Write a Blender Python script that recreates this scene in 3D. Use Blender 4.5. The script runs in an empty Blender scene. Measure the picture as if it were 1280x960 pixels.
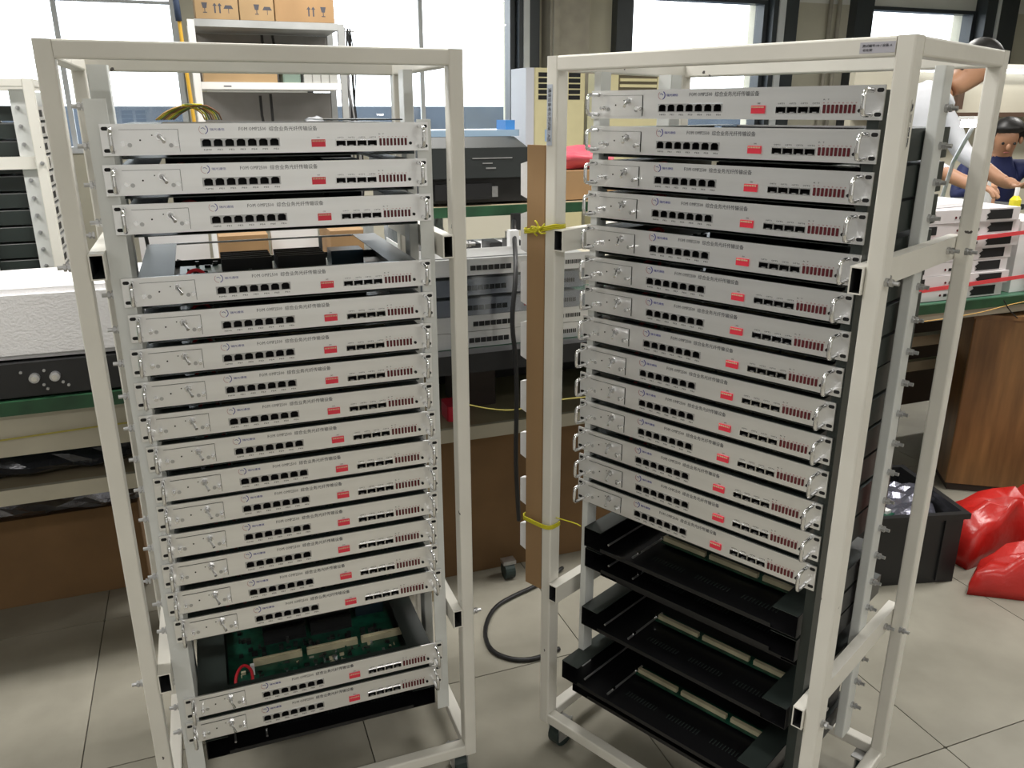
import bpy, bmesh, math, random
from mathutils import Vector, Matrix, Quaternion
R = random.Random(7)
S = bpy.context.scene
COL = S.collection
rad = math.radians

# ------------------------------------------------------------------ camera
# room axes: X runs along the benches to the right, Y away from the lens, Z up, floor at 0
YAW, PITCH, ROLL, FPX = 0.3615, 0.3221, -0.0016, 1021.4
def _cam():
    cp, sp = math.cos(PITCH), math.sin(PITCH)
    fw = Vector((0, cp, -sp)); up = Vector((0, sp, cp)); r = Vector((1, 0, 0))
    r2 = math.cos(ROLL) * r + math.sin(ROLL) * up
    u2 = -math.sin(ROLL) * r + math.cos(ROLL) * up
    T = Matrix.Rotation(-YAW, 3, 'Z')
    r2, u2, fw = T @ r2, T @ u2, T @ fw
    cd = bpy.data.cameras.new('camera'); co = bpy.data.objects.new('camera', cd); COL.objects.link(co)
    cd.sensor_width = 36; cd.lens = FPX * 36 / 1280; cd.clip_start = .05; cd.clip_end = 200
    M = Matrix((r2, u2, -fw)).transposed().to_4x4(); M.translation = (0, 0, 1.35)
    co.matrix_world = M; S.camera = co
_cam()

# ------------------------------------------------------------------ world, exposure
S.view_settings.view_transform = 'Standard'; S.view_settings.look = 'None'
S.view_settings.gamma = 1; S.view_settings.use_curve_mapping = False
S.view_settings.exposure = 0.90
W = bpy.data.worlds.new('sky'); S.world = W; W.use_nodes = True
bg = W.node_tree.nodes['Background']; bg.inputs[0].default_value = (.93, .97, 1, 1); bg.inputs[1].default_value = 3.0

# ------------------------------------------------------------------ ceiling lamps (area lights under real fixtures)
LAMPS = [(-1.9, -1.6, 12), (.6, -1.6, 14), (3.1, -1.6, 9), (-1.6, 1.72, 25), (.55, 1.72, 23), (3.0, 1.55, 27),
         (-1.9, 4.3, 26), (.9, 4.3, 26), (3.7, 4.3, 26), (6.5, 4.3, 26), (5.6, 1.25, 17)]
for x, y, e in LAMPS:
    ld = bpy.data.lights.new('tube_light', 'AREA'); ld.shape = 'RECTANGLE'; ld.size = 1.2; ld.size_y = .28
    ld.energy = e; ld.color = (1, .975, .93)
    lo = bpy.data.objects.new('tube_light', ld); COL.objects.link(lo); lo.location = (x, y, 2.80)

# ------------------------------------------------------------------ materials
MATS = {}
def mat(name, col, rough=.5, metal=0., var=0., vscale=8., bump=0., bscale=60., spec=.5, stretch=None, trans=0., emit=0., chips=False, coat=0., col2=None):
    if name in MATS: return MATS[name]
    m = bpy.data.materials.new(name); m.use_nodes = True; nt = m.node_tree; N = nt.nodes; L = nt.links
    b = N['Principled BSDF']
    b.inputs['Base Color'].default_value = (*col, 1); b.inputs['Roughness'].default_value = rough
    b.inputs['Metallic'].default_value = metal; b.inputs['Specular IOR Level'].default_value = spec
    b.inputs['Coat Weight'].default_value = coat
    if trans: b.inputs['Transmission Weight'].default_value = trans
    if emit:
        b.inputs['Emission Color'].default_value = (*col, 1); b.inputs['Emission Strength'].default_value = emit
    tc = N.new('ShaderNodeTexCoord'); mp = N.new('ShaderNodeMapping'); L.new(tc.outputs['Object'], mp.inputs[0])
    if stretch: mp.inputs['Scale'].default_value = stretch
    src = None
    if var or chips or col2:
        nz = N.new('ShaderNodeTexNoise'); nz.inputs['Scale'].default_value = vscale; nz.inputs['Detail'].default_value = 6
        L.new(mp.outputs[0], nz.inputs['Vector'])
        mx = N.new('ShaderNodeMix'); mx.data_type = 'RGBA'
        c2 = col2 if col2 else tuple(max(0, c * (1 - 2 * var)) for c in col)
        c1 = col if col2 else tuple(min(1, c * (1 + .6 * var)) for c in col)
        mx.inputs[6].default_value = (*c2, 1); mx.inputs[7].default_value = (*c1, 1)
        rp = N.new('ShaderNodeMapRange'); rp.inputs['From Min'].default_value = .3; rp.inputs['From Max'].default_value = .7
        L.new(nz.outputs['Fac'], rp.inputs['Value']); L.new(rp.outputs[0], mx.inputs[0]); src = mx.outputs[2]
        if chips:
            vo = N.new('ShaderNodeTexNoise'); vo.inputs['Scale'].default_value = 34; vo.inputs['Detail'].default_value = 3
            L.new(tc.outputs['Object'], vo.inputs['Vector'])
            g = N.new('ShaderNodeMath'); g.operation = 'GREATER_THAN'; g.inputs[1].default_value = .735
            L.new(vo.outputs['Fac'], g.inputs[0])
            m2 = N.new('ShaderNodeMix'); m2.data_type = 'RGBA'; m2.inputs[7].default_value = (.09, .08, .075, 1)
            L.new(g.outputs[0], m2.inputs[0]); L.new(src, m2.inputs[6]); src = m2.outputs[2]
        L.new(src, b.inputs['Base Color'])
    if bump:
        bn = N.new('ShaderNodeTexNoise'); bn.inputs['Scale'].default_value = bscale; bn.inputs['Detail'].default_value = 5
        L.new(mp.outputs[0], bn.inputs['Vector'])
        bp = N.new('ShaderNodeBump'); bp.inputs['Strength'].default_value = bump; bp.inputs['Distance'].default_value = .01
        L.new(bn.outputs['Fac'], bp.inputs['Height']); L.new(bp.outputs[0], b.inputs['Normal'])
    MATS[name] = m; return m

def glass(name, tint=(1, 1, 1), rough=0.0):
    if name in MATS: return MATS[name]
    m = bpy.data.materials.new(name); m.use_nodes = True; nt = m.node_tree; N = nt.nodes; L = nt.links
    N.remove(N['Principled BSDF'])
    t = N.new('ShaderNodeBsdfTransparent'); t.inputs[0].default_value = (*tint, 1)
    g = N.new('ShaderNodeBsdfGlossy'); g.inputs['Roughness'].default_value = rough
    mx = N.new('ShaderNodeMixShader'); mx.inputs[0].default_value = .06 + rough
    L.new(t.outputs[0], mx.inputs[1]); L.new(g.outputs[0], mx.inputs[2])
    L.new(mx.outputs[0], N['Material Output'].inputs[0]); MATS[name] = m; return m

paint = mat('cream_painted_steel', (.80, .775, .71), .42, var=.05, vscale=5, chips=True, bump=.05, bscale=40)
paint2 = mat('cool_white_painted_steel', (.72, .735, .72), .4, var=.05, vscale=5, bump=.04)
hollow = mat('dark_tube_inside', (.02, .02, .022), .8)
alu = mat('brushed_aluminium', (.93, .93, .94), .30, metal=.88, var=.04, vscale=3, bump=.03, bscale=260, stretch=(1, 1, 14))
alu2 = mat('module_plate_aluminium', (.93, .93, .94), .28, metal=.85, var=.03, vscale=4)
chrome = mat('chrome', (.86, .86, .87), .12, metal=1)
steel = mat('zinc_steel', (.55, .55, .56), .35, metal=.9, var=.08, vscale=60)
dark = mat('dark_grey_sheet_metal', (.022, .030, .027), .42, var=.12, vscale=9)
blk = mat('black_sheet_metal', (.006, .006, .007), .33, var=.1, vscale=9)
blkp = mat('black_plastic', (.012, .012, .013), .45)
void = mat('socket_black', (.004, .004, .005), .7)
redsw = mat('red_switch_plastic', (.78, .035, .07), .4)
ledr = mat('dark_red_indicator', (.10, .008, .014), .25)
ink = mat('grey_black_ink', (.06, .06, .075), .6)
inkb = mat('blue_violet_ink', (.05, .05, .30), .6)
inkr = mat('faint_red_ink', (.42, .12, .14), .6)
pcb = mat('green_circuit_board', (.008, .085, .05), .35, var=.3, vscale=60)
pcbp = mat('circuit_board_parts', (.05, .055, .05), .4, var=.5, vscale=120)
cream_c = mat('cream_connector_plastic', (.62, .56, .38), .5, var=.1, vscale=30)
redw = mat('red_wire', (.5, .02, .03), .4)
bluep = mat('blue_black_plastic', (.01, .035, .06), .3)
whitep = mat('white_plastic', (.8, .8, .8), .45)
foam = mat('white_packing_foam', (.86, .85, .86), .8, var=.02, bump=.12, bscale=180)
card = mat('brown_cardboard', (.36, .22, .105), .8, var=.08, vscale=5, bump=.05, bscale=120, stretch=(1, 1, .3))
cardl = mat('pale_cardboard', (.38, .255, .13), .8, var=.08, vscale=5)
cardd = mat('dark_cardboard', (.22, .125, .055), .85, var=.12, vscale=4)
yel = mat('yellow_cord', (.62, .56, .02), .5)
tilem = mat('worn_floor_tile', (.345, .325, .27), .45, var=.14, vscale=4.5, bump=.04, bscale=25, col2=(.235, .222, .18))
grout = mat('dark_grout', (.10, .095, .08), .9)
wallp = mat('cream_wall_paint', (.56, .53, .43), .8, var=.06, vscale=2.5)
wallw = mat('white_wall_paint', (.72, .72, .68), .8, var=.04, vscale=2.5)
taupe = mat('taupe_pipe_paint', (.40, .37, .31), .6, var=.08)
frm = mat('dark_window_frame', (.035, .042, .048), .4)
frmw = mat('pale_window_frame', (.62, .64, .66), .4)
green = mat('green_bench_edge', (.016, .075, .03), .5, var=.25, vscale=14)
benchtop = mat('green_bench_mat', (.05, .15, .09), .45, var=.1)
wood = mat('brown_wood', (.23, .115, .04), .45, var=.22, vscale=5, stretch=(6, 6, .6), bump=.05)
woodl = mat('pale_bench_wood', (.40, .33, .22), .6, var=.1)
beige = mat('beige_bench_panel', (.52, .48, .38), .55, var=.06)
redbag = mat('red_plastic_sheet', (.50, .02, .016), .3, var=.1, bump=.5, bscale=14)
pinkbag = mat('pink_plastic_bag', (.80, .12, .17), .35, var=.1, bump=.4, bscale=20)
acm = mat('cream_appliance_plastic', (.74, .67, .40), .4, var=.03)
acl = mat('lavender_white_plastic', (.66, .67, .74), .4)
foil = mat('silver_antistatic_foil', (.20, .20, .23), .16, metal=.8, var=.3, vscale=12, bump=1.0, bscale=16)
film = mat('black_antistatic_film', (.03, .032, .04), .14, metal=.3, bump=.9, bscale=18, spec=.8)
skin = mat('skin', (.42, .22, .13), .5, var=.05)
hair = mat('black_hair', (.008, .007, .007), .45)
shirt = mat('white_shirt_cloth', (.72, .73, .78), .8, var=.05, bump=.3, bscale=12)
blue = mat('dark_blue_jacket_cloth', (.012, .02, .10), .7, var=.2, bump=.3, bscale=12)
trous = mat('dark_trousers_cloth', (.03, .03, .035), .8)
grey = mat('grey_shelf_back', (.27, .26, .25), .6, var=.08, vscale=6)
galv = mat('galvanised_shelf', (.46, .47, .47), .4, metal=.4, var=.08)
ceilm = mat('ceiling_paint', (.70, .71, .67), .85, var=.03)
tubem = mat('lamp_diffuser', (.95, .97, 1), .4, emit=3.0)
clear = glass('window_glass', (.97, .99, 1))
filmc = glass('clear_film', (.78, .80, .84), .12)
paper = mat('white_paper', (.82, .82, .84), .7)
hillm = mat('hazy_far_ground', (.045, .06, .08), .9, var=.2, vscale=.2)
deskg = mat('grey_office_plastic', (.24, .24, .25), .5)
printer_m = mat('charcoal_printer_plastic', (.022, .026, .026), .5, var=.1)

# ------------------------------------------------------------------ mesh builder
class MB:
    def __init__(s): s.v = []; s.f = []; s.m = []; s.ms = []
    def mi(s, m):
        if m not in s.ms: s.ms.append(m)
        return s.ms.index(m)
    def add(s, vs, fs, m):
        o = len(s.v); s.v += [tuple(v) for v in vs]; k = s.mi(m)
        for f in fs: s.f.append(tuple(i + o for i in f)); s.m.append(k)
        return s
    def box(s, x0, x1, y0, y1, z0, z1, m, c=0):
        if c:
            return s.bar('z', z0, z1, x0, x1, y0, y1, m, c)
        vs = [(x, y, z) for z in (z0, z1) for y in (y0, y1) for x in (x0, x1)]
        return s.add(vs, [(0, 2, 3, 1), (4, 5, 7, 6), (0, 1, 5, 4), (2, 6, 7, 3), (0, 4, 6, 2), (1, 3, 7, 5)], m)
    def bar(s, ax, a0, a1, b0, b1, c0, c1, m, r=.003, n=2):
        # rounded rectangular bar; profile in the two other axes (cyclic order)
        pr = []
        for (cx, cy, st) in ((b1 - r, c1 - r, 0), (b0 + r, c1 - r, 90), (b0 + r, c0 + r, 180), (b1 - r, c0 + r, 270)):
            for k in range(n + 1):
                a = rad(st + 90 * k / n); pr.append((cx + r * math.cos(a), cy + r * math.sin(a)))
        P = {'z': lambda b, c, a: (b, c, a), 'x': lambda b, c, a: (a, b, c), 'y': lambda b, c, a: (c, a, b)}[ax]
        k = len(pr); vs = [P(b, c, a) for a in (a0, a1) for b, c in pr]
        fs = [(i, (i + 1) % k, (i + 1) % k + k, i + k) for i in range(k)] + [tuple(range(k - 1, -1, -1)), tuple(range(k, 2 * k))]
        return s.add(vs, fs, m)
    def tube_rect(s, y0, y1, x0, x1, z0, z1, t, m, mi):
        o = [(x0, z0), (x1, z0), (x1, z1), (x0, z1)]; q = [(x0 + t, z0 + t), (x1 - t, z0 + t), (x1 - t, z1 - t), (x0 + t, z1 - t)]
        vs = [(x, y, z) for y in (y0, y1) for x, z in o]
        s.add(vs, [(i, (i + 1) % 4, (i + 1) % 4 + 4, i + 4) for i in range(4)], m)
        vs = [(x, y, z) for y in (y0, y1) for x, z in q]
        s.add(vs, [(i, i + 4, (i + 1) % 4 + 4, (i + 1) % 4) for i in range(4)], mi)
        for y in (y0, y1):
            vs = [(x, y, z) for x, z in o + q]
            s.add(vs, [(i, (i + 1) % 4, (i + 1) % 4 + 4, i + 4) for i in range(4)], m)
        return s
    def cyl(s, p0, p1, r, m, n=10, r1=None, caps=True):
        p0, p1 = Vector(p0), Vector(p1); d = (p1 - p0).normalized(); r1 = r if r1 is None else r1
        a = d.orthogonal().normalized(); b = d.cross(a)
        vs = []
        for p, rr in ((p0, r), (p1, r1)):
            for k in range(n):
                t = 2 * math.pi * k / n; vs.append(p + rr * (math.cos(t) * a + math.sin(t) * b))
        fs = [(i, (i + 1) % n, (i + 1) % n + n, i + n) for i in range(n)]
        if caps: fs += [tuple(range(n - 1, -1, -1)), tuple(range(n, 2 * n))]
        return s.add(vs, fs, m)
    def tube(s, pts, r, m, n=8, smooth=0, closed=False):
        P = [Vector(p) for p in pts]
        for _ in range(smooth):
            Q = [P[0]] if not closed else []
            for i in range(len(P) - (0 if closed else 1)):
                a, b = P[i], P[(i + 1) % len(P)]; Q += [a * .75 + b * .25, a * .25 + b * .75]
            if not closed: Q.append(P[-1])
            P = Q
        vs = []; prev = None; L = len(P)
        for i, p in enumerate(P):
            d = (P[min(i + 1, L - 1)] - P[max(i - 1, 0)]).normalized() if not closed else (P[(i + 1) % L] - P[i - 1]).normalized()
            a = d.orthogonal().normalized() if prev is None else (prev - d * prev.dot(d)).normalized()
            prev = a; b = d.cross(a)
            for k in range(n):
                t = 2 * math.pi * k / n; vs.append(p + r * (math.cos(t) * a + math.sin(t) * b))
        fs = []
        for i in range(L if closed else L - 1):
            j = (i + 1) % L
            for k in range(n): fs.append((i * n + k, i * n + (k + 1) % n, j * n + (k + 1) % n, j * n + k))
        if not closed: fs += [tuple(range(n - 1, -1, -1)), tuple(range((L - 1) * n, L * n))]
        return s.add(vs, fs, m)
    def ball(s, c, r, m, n=12, k=8):
        r = (r, r, r) if not hasattr(r, '__len__') else r
        vs = [(c[0], c[1], c[2] + r[2])]
        for i in range(1, k):
            t = math.pi * i / k
            for j in range(n):
                a = 2 * math.pi * j / n; vs.append((c[0] + r[0] * math.sin(t) * math.cos(a), c[1] + r[1] * math.sin(t) * math.sin(a), c[2] + r[2] * math.cos(t)))
        vs.append((c[0], c[1], c[2] - r[2])); fs = [(0, 1 + j, 1 + (j + 1) % n) for j in range(n)]
        for i in range(k - 2):
            for j in range(n): fs.append((1 + i * n + j, 1 + (i + 1) * n + j, 1 + (i + 1) * n + (j + 1) % n, 1 + i * n + (j + 1) % n))
        l = len(vs) - 1; fs += [(l, 1 + (k - 2) * n + (j + 1) % n, 1 + (k - 2) * n + j) for j in range(n)]
        return s.add(vs, fs, m)
    def mesh(s, name, smooth=False):
        me = bpy.data.meshes.new(name); me.from_pydata(s.v, [], s.f)
        for m in s.ms: me.materials.append(m)
        me.polygons.foreach_set('material_index', s.m)
        bm = bmesh.new(); bm.from_mesh(me); bmesh.ops.recalc_face_normals(bm, faces=bm.faces); bm.to_mesh(me); bm.free()
        if smooth: me.polygons.foreach_set('use_smooth', [True] * len(me.polygons))
        me.update(); return me
    def build(s, name, parent=None, loc=(0, 0, 0), rz=0, smooth=False):
        return link(name, s.mesh(name, smooth), parent, loc, rz)

def link(name, me, parent=None, loc=(0, 0, 0), rz=0):
    o = bpy.data.objects.new(name, me); COL.objects.link(o); o.parent = parent
    o.location = loc; o.rotation_euler = (0, 0, rz); return o
def tag(o, label, cat, group=None, kind=None):
    o['label'] = label; o['category'] = cat
    if group: o['group'] = group
    if kind: o['kind'] = kind
    return o
def empty(name, label, cat, loc=(0, 0, 0), rz=0, group=None):
    o = bpy.data.objects.new(name, None); COL.objects.link(o); o.location = loc; o.rotation_euler = (0, 0, rz)
    o.empty_display_size = .05
    return tag(o, label, cat, group)
def struct(name, mb, parent=None):
    o = mb.build(name, parent)
    if parent is None: o['kind'] = 'structure'
    return o
def copy_tree(o, parent=None):
    c = o.copy(); COL.objects.link(c); c.parent = parent
    for ch in o.children: copy_tree(ch, c)
    return c
def text_mesh(txt, size, m, name):
    c = bpy.data.curves.new(name, 'FONT'); c.body = txt; c.size = size; c.resolution_u = 1; c.extrude = .00012
    o = bpy.data.objects.new(name, c); COL.objects.link(o)
    dg = bpy.context.evaluated_depsgraph_get(); me = bpy.data.meshes.new_from_object(o.evaluated_get(dg))
    bpy.data.objects.remove(o); me.materials.clear(); me.materials.append(m); me.name = name
    return me
def fit_text(me, x0, x1, z0, z1, y, keep=False):
    xs = [v.co.x for v in me.vertices]; ys = [v.co.y for v in me.vertices]
    sx = (x1 - x0) / (max(xs) - min(xs)); sz = (z1 - z0) / (max(ys) - min(ys)); mx, my = min(xs), min(ys)
    for v in me.vertices:
        v.co = (x0 + (v.co.x - mx) * sx, y - v.co.z, z0 + (v.co.y - my) * sz)
    me.update(); return me

# ================================================================== THE ROOM
WB = 8.0     # back wall
fl = struct('floor', MB().box(-3.2, 10.5, -3.6, WB + .1, -.06, -.004, grout))
tile = MB().bar('z', -.004, .0, -.2986, .2986, -.2986, .2986, tilem, .003, 1).mesh('tile')
for i in range(-4, 17):
    for j in range(-2, 12):
        x, y = .226 + .6 * i + .3, 1.037 + .6 * j + .3
        if x > 10 or y > WB - .2: continue
        if x > 4.2 and (y < 1 or i * 0 + j > 9): continue
        if y < -.2: continue
        t_ = link('tile', tile, fl, (x, y, 0))
        t_.rotation_euler = (0, 0, rad(90 * R.randrange(4)))
t_ = MB().box(-3.2, 10.5, -3.6, -.17, -.004, -.0005, tilem).build('tile', fl)
struct('ceiling', MB().box(-3.2, 10.5, -3.6, WB + .3, 2.9, 3.0, ceilm))
struct('wall_left', MB().box(-3.3, -3.2, -3.6, WB + .3, 0, 3.0, mat('grey_wall_paint', (.30, .30, .29), .8, var=.05)))
struct('wall_right', MB().box(10.5, 10.6, -3.6, WB + .3, 0, 3.0, wallp))
struct('wall_front', MB().box(-3.3, 10.6, -3.7, -3.6, 0, 3.0, mat('bright_wall_paint', (.86, .86, .85), .7)))
wins = [(-2.9, .02), (1.05, 3.05), (4.28, 5.95), (7.31, 8.93)]
wb = MB()
SILL, HEAD = 1.02, 2.47
wb.box(-3.3, 10.6, WB, WB + .3, 0, SILL, wallp); wb.box(-3.3, 10.6, WB, WB + .3, HEAD, 3.0, wallw)
xs = [-3.3] + [a for w in wins for a in w] + [10.6]
for k in range(0, len(xs), 2): wb.box(xs[k], xs[k + 1], WB, WB + .3, SILL, HEAD, wallp if k > 3 else wallw)
wall_back = struct('wall_back', wb)
for n, (a, b) in enumerate(wins):
    fw = frmw if n == 0 else frm; g = .06 if n == 0 else .15
    m = MB(); w2 = .05
    m.box(a, a + w2, WB - .03, WB + .12, SILL, HEAD, fw); m.box(b - w2, b, WB - .03, WB + .12, SILL, HEAD, fw)
    m.box(a + w2, b - w2, WB - .03, WB + .12, SILL, SILL + .05, frmw if n == 1 else fw); m.box(a + w2, b - w2, WB - .03, WB + .12, HEAD - .04, HEAD, fw)
    f = struct('window_%d' % (n + 1), m)
    mu = MB()
    for x in ([-.9, -1.9] if n == 0 else [a + (b - a) * .54] if n == 1 else []):
        mu.box(x - .02, x + .02, WB + .01, WB + .05, SILL + .05, HEAD - .04, frmw)
    if n == 0: mu.box(a + w2, b - w2, WB + .012, WB + .048, 2.20, 2.225, frmw)
    if n < 2: mu.build('mullion', f)
    MB().box(a + w2, b - w2, WB + .028, WB + .032, SILL + .05, HEAD - .04, clear).build('pane', f)
# dark reveals/columns beside the windows
struct('trim_1', MB().box(3.06, 3.27, WB - .12, WB - .001, .9, 2.9, frm).box(3.10, 3.16, WB - .14, WB - .121, .9, 2.9, frmw))
struct('trim_2', MB().box(4.10, 4.27, WB - .12, WB - .001, .9, 2.9, frm))
struct('trim_3', MB().box(5.96, 6.28, WB - .12, WB - .001, .9, 2.9, frm).box(6.02, 6.10, WB - .14, WB - .121, .9, 2.9, frmw))
struct('trim_4', MB().box(7.06, 7.30, WB - .12, WB - .001, .9, 2.9, frm))
struct('trim_5', MB().box(8.94, 9.45, WB - .16, WB - .001, .9, 2.9, frm).box(9.10, 9.14, WB - .18, WB - .161, .9, 2.9, frmw))
struct('trim_6', MB().box(3.34, 3.75, WB - .22, WB - .001, .9, 2.9, taupe).box(3.36, 3.42, WB - .26, WB - .221, .9, 2.9, taupe))
for i, x in enumerate((6.76, 6.88)):
    tag(MB().cyl((x, WB - .05, .02), (x, WB - .05, 2.88), .022, taupe, 12).build('wall_pipe', smooth=True), ('left' if i == 0 else 'right') + ' one of two thin vertical pipes on the cream pier', 'pipe', 'pipes on the pier')
# land seen through the lower panes, far below the sky
gm = MB(); R2 = random.Random(3)
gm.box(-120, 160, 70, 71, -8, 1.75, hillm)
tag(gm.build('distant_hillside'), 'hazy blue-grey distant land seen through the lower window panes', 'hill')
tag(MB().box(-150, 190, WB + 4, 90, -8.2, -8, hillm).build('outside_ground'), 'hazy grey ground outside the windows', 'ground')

# ceiling fixtures
fx = MB().box(-.62, .62, -.16, .16, 2.815, 2.90, whitep)
fxm = fx.mesh('fixture_body')
for i, (x, y, e) in enumerate(LAMPS):
    o = link('ceiling_light', fxm, None, (x, y, -.0005)); tag(o, 'white box ceiling light, ' + ['front row left', 'front row middle', 'front row right', 'second row left', 'second row middle', 'second row right', 'rear row far left', 'rear row inner left', 'rear row inner right', 'rear row far right', 'second row far right'][i], 'ceiling light', 'ceiling lights')

# ================================================================== RACK FRAMES
T = .0242; TY = .030; RW, RD, RH = .5984, .4191, 1.3681
def rack(label, org, yaw, zt, front_from=(.05, .05), bolt_side=None, rear_y=.17, angles=None, rail_dz=(.288, 1.012)):
    e = empty('equipment_rack', label, 'rack', (org[0], org[1], 0), yaw, 'white steel equipment racks')
    zb = zt - RH
    for x in (0, RW - T):
        for y in (0, RD - TY):
            MB().bar('z', zb, zt, x, x + T, y, y + TY, paint, .003).build('post', e)
    for z, nm in ((zt - T, 'top_beam'), (zb, 'bottom_beam')):
        for y in (0, RD - T): MB().bar('x', T, RW - T, y, y + T, z, z + T, paint, .003).build(nm, e)
        for x in (0, RW - T): MB().bar('y', TY, RD - TY, z, z + T, x, x + T, paint, .003).build(nm, e)
    for dz in rail_dz:
        for x0, x1 in ((T + .0005, .046), (.5555, RW - T - .0005)):
            MB().tube_rect(-.004, RD - .002, x0, x1, zt - dz - .038, zt - dz, .0022, paint, hollow).build('side_rail', e)
    # front mounting angles, then rear ones
    for k, (x0, x1, xf, yd, pm_) in enumerate(angles or ((.0465, .0765, .0465, .078, paint2), (.528, .5515, .549, .078, paint2))):
        m = MB(); z0, z1 = zt - 1.262, zt - front_from[k]
        m.box(x0, x1, .0345, .037, z0, z1, pm_); m.box(xf, xf + .0025, .037, yd, z0, z1, pm_)
        m.build('mounting_upright', e)
    for x0, x1 in ((.0465, .0760), (.5375, .5550)):
        m = MB().bar('z', zt - 1.255, zt - T, x0, x1, rear_y, rear_y + .036, paint2, .002)
        m.build('mounting_upright', e)
    bm_ = MB().cyl((0, 0, 0), (.004, 0, 0), .0065, steel, 6).cyl((.004, 0, 0), (.018, 0, 0), .0032, steel, 8).cyl((.006, 0, 0), (.010, 0, 0), .0058, steel, 6).mesh('bolt')
    for dz in rail_dz:
        for y in (.012, .36):
            link('bolt', bm_, e, (RW + .0002, y, zt - dz - .019))
            o = link('bolt', bm_, e, (-.0002, y, zt - dz - .019), math.pi)
        for y in (.05, .352): link('bolt', bm_, e, (RW - T, y, zt - dz - .019))
    if bolt_side:
        for k in range(21):
            z = zt - .085 - .0551 * k
            if any(dz - .006 < zt - z < dz + .046 for dz in rail_dz): continue
            if 'R' in bolt_side: link('bolt', bm_, e, (.5551, rear_y + .022, z))
            if 'L' in bolt_side: link('bolt', bm_, e, (.0464, .060, z), math.pi)
    # casters
    for x in (.03, RW - .03):
        for y in (.03, RD - .03):
            c = MB().box(x - .022, x + .022, y - .022, y + .022, zb - .004, zb - .0002, steel)
            c.box(x - .016, x - .013, y - .014, y + .03, zb - .05, zb - .004, steel).box(x + .013, x + .016, y - .014, y + .03, zb - .05, zb - .004, steel)
            o = c.build('caster', e)
            MB().cyl((x - .0125, y + .01, .0305), (x + .0125, y + .01, .0305), .030, mat('green_black_rubber', (.02, .035, .032), .5), 20).cyl((x - .0165, y + .01, .0305), (x + .0165, y + .01, .0305), .006, chrome, 8).build('wheel', o)
    return e
ZL, ZR = 1.4429, 1.4384
OL, OR_, YR = (-.181, 1.3174), (.5817, 1.36995), rad(-64.27)
rackL = rack('cream white steel rack frame on casters at left, holding the left column of silver units', OL, 0, ZL, (.075, .105), 'L', .155)
rackR = rack('cream white steel rack frame turned to the right, yellow cord on its near left post', OR_, YR, ZR, (.026, .062), 'R', .268, angles=((.0770, .0902, .0878, .062, paint2), (.5375, .5535, .551, .078, dark)))

# ================================================================== SILVER UNITS
PWD, PHT = .4826, .0440
TX = {}
def panel_mesh():
    m = MB(); D = .003
    holes = [(.1335, .2478, .0098, .0226), (.3325, .3985, .0080, .0182)]
    xs = sorted({0, PWD} | {h[0] for h in holes} | {h[1] for h in holes}); zs = sorted({0, PHT} | {h[2] for h in holes} | {h[3] for h in holes})
    for i in range(len(xs) - 1):
        for j in range(len(zs) - 1):
            cx, cz = (xs[i] + xs[i + 1]) / 2, (zs[j] + zs[j + 1]) / 2
            if any(h[0] < cx < h[1] and h[2] < cz < h[3] for h in holes): continue
            a, b, c, d = xs[i], xs[i + 1], zs[j], zs[j + 1]
            m.add([(a, 0, c), (b, 0, c), (b, 0, d), (a, 0, d)], [(0, 1, 2, 3)], alu)
            m.add([(a, D, c), (b, D, c), (b, D, d), (a, D, d)], [(3, 2, 1, 0)], alu)
    def ring(a, b, c, d, fl=False):
        P = [(a, c), (b, c), (b, d), (a, d)]; vs = [(x, y, z) for y in (0, D) for x, z in P]
        m.add(vs, [(i, i + 4, (i + 1) % 4 + 4, (i + 1) % 4) for i in range(4)], alu)
    ring(0, PWD, 0, PHT)
    for h in holes: ring(*h)
    me = bpy.data.meshes.new('front_panel'); me.from_pydata(m.v, [], m.f); me.materials.append(alu); return me
def slot_mesh(x, z):
    m = MB()
    m.bar('y', -.0004, 0, z - .0026, z + .0026, x - .0045, x + .0045, void, .0024, 4); return m

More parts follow.
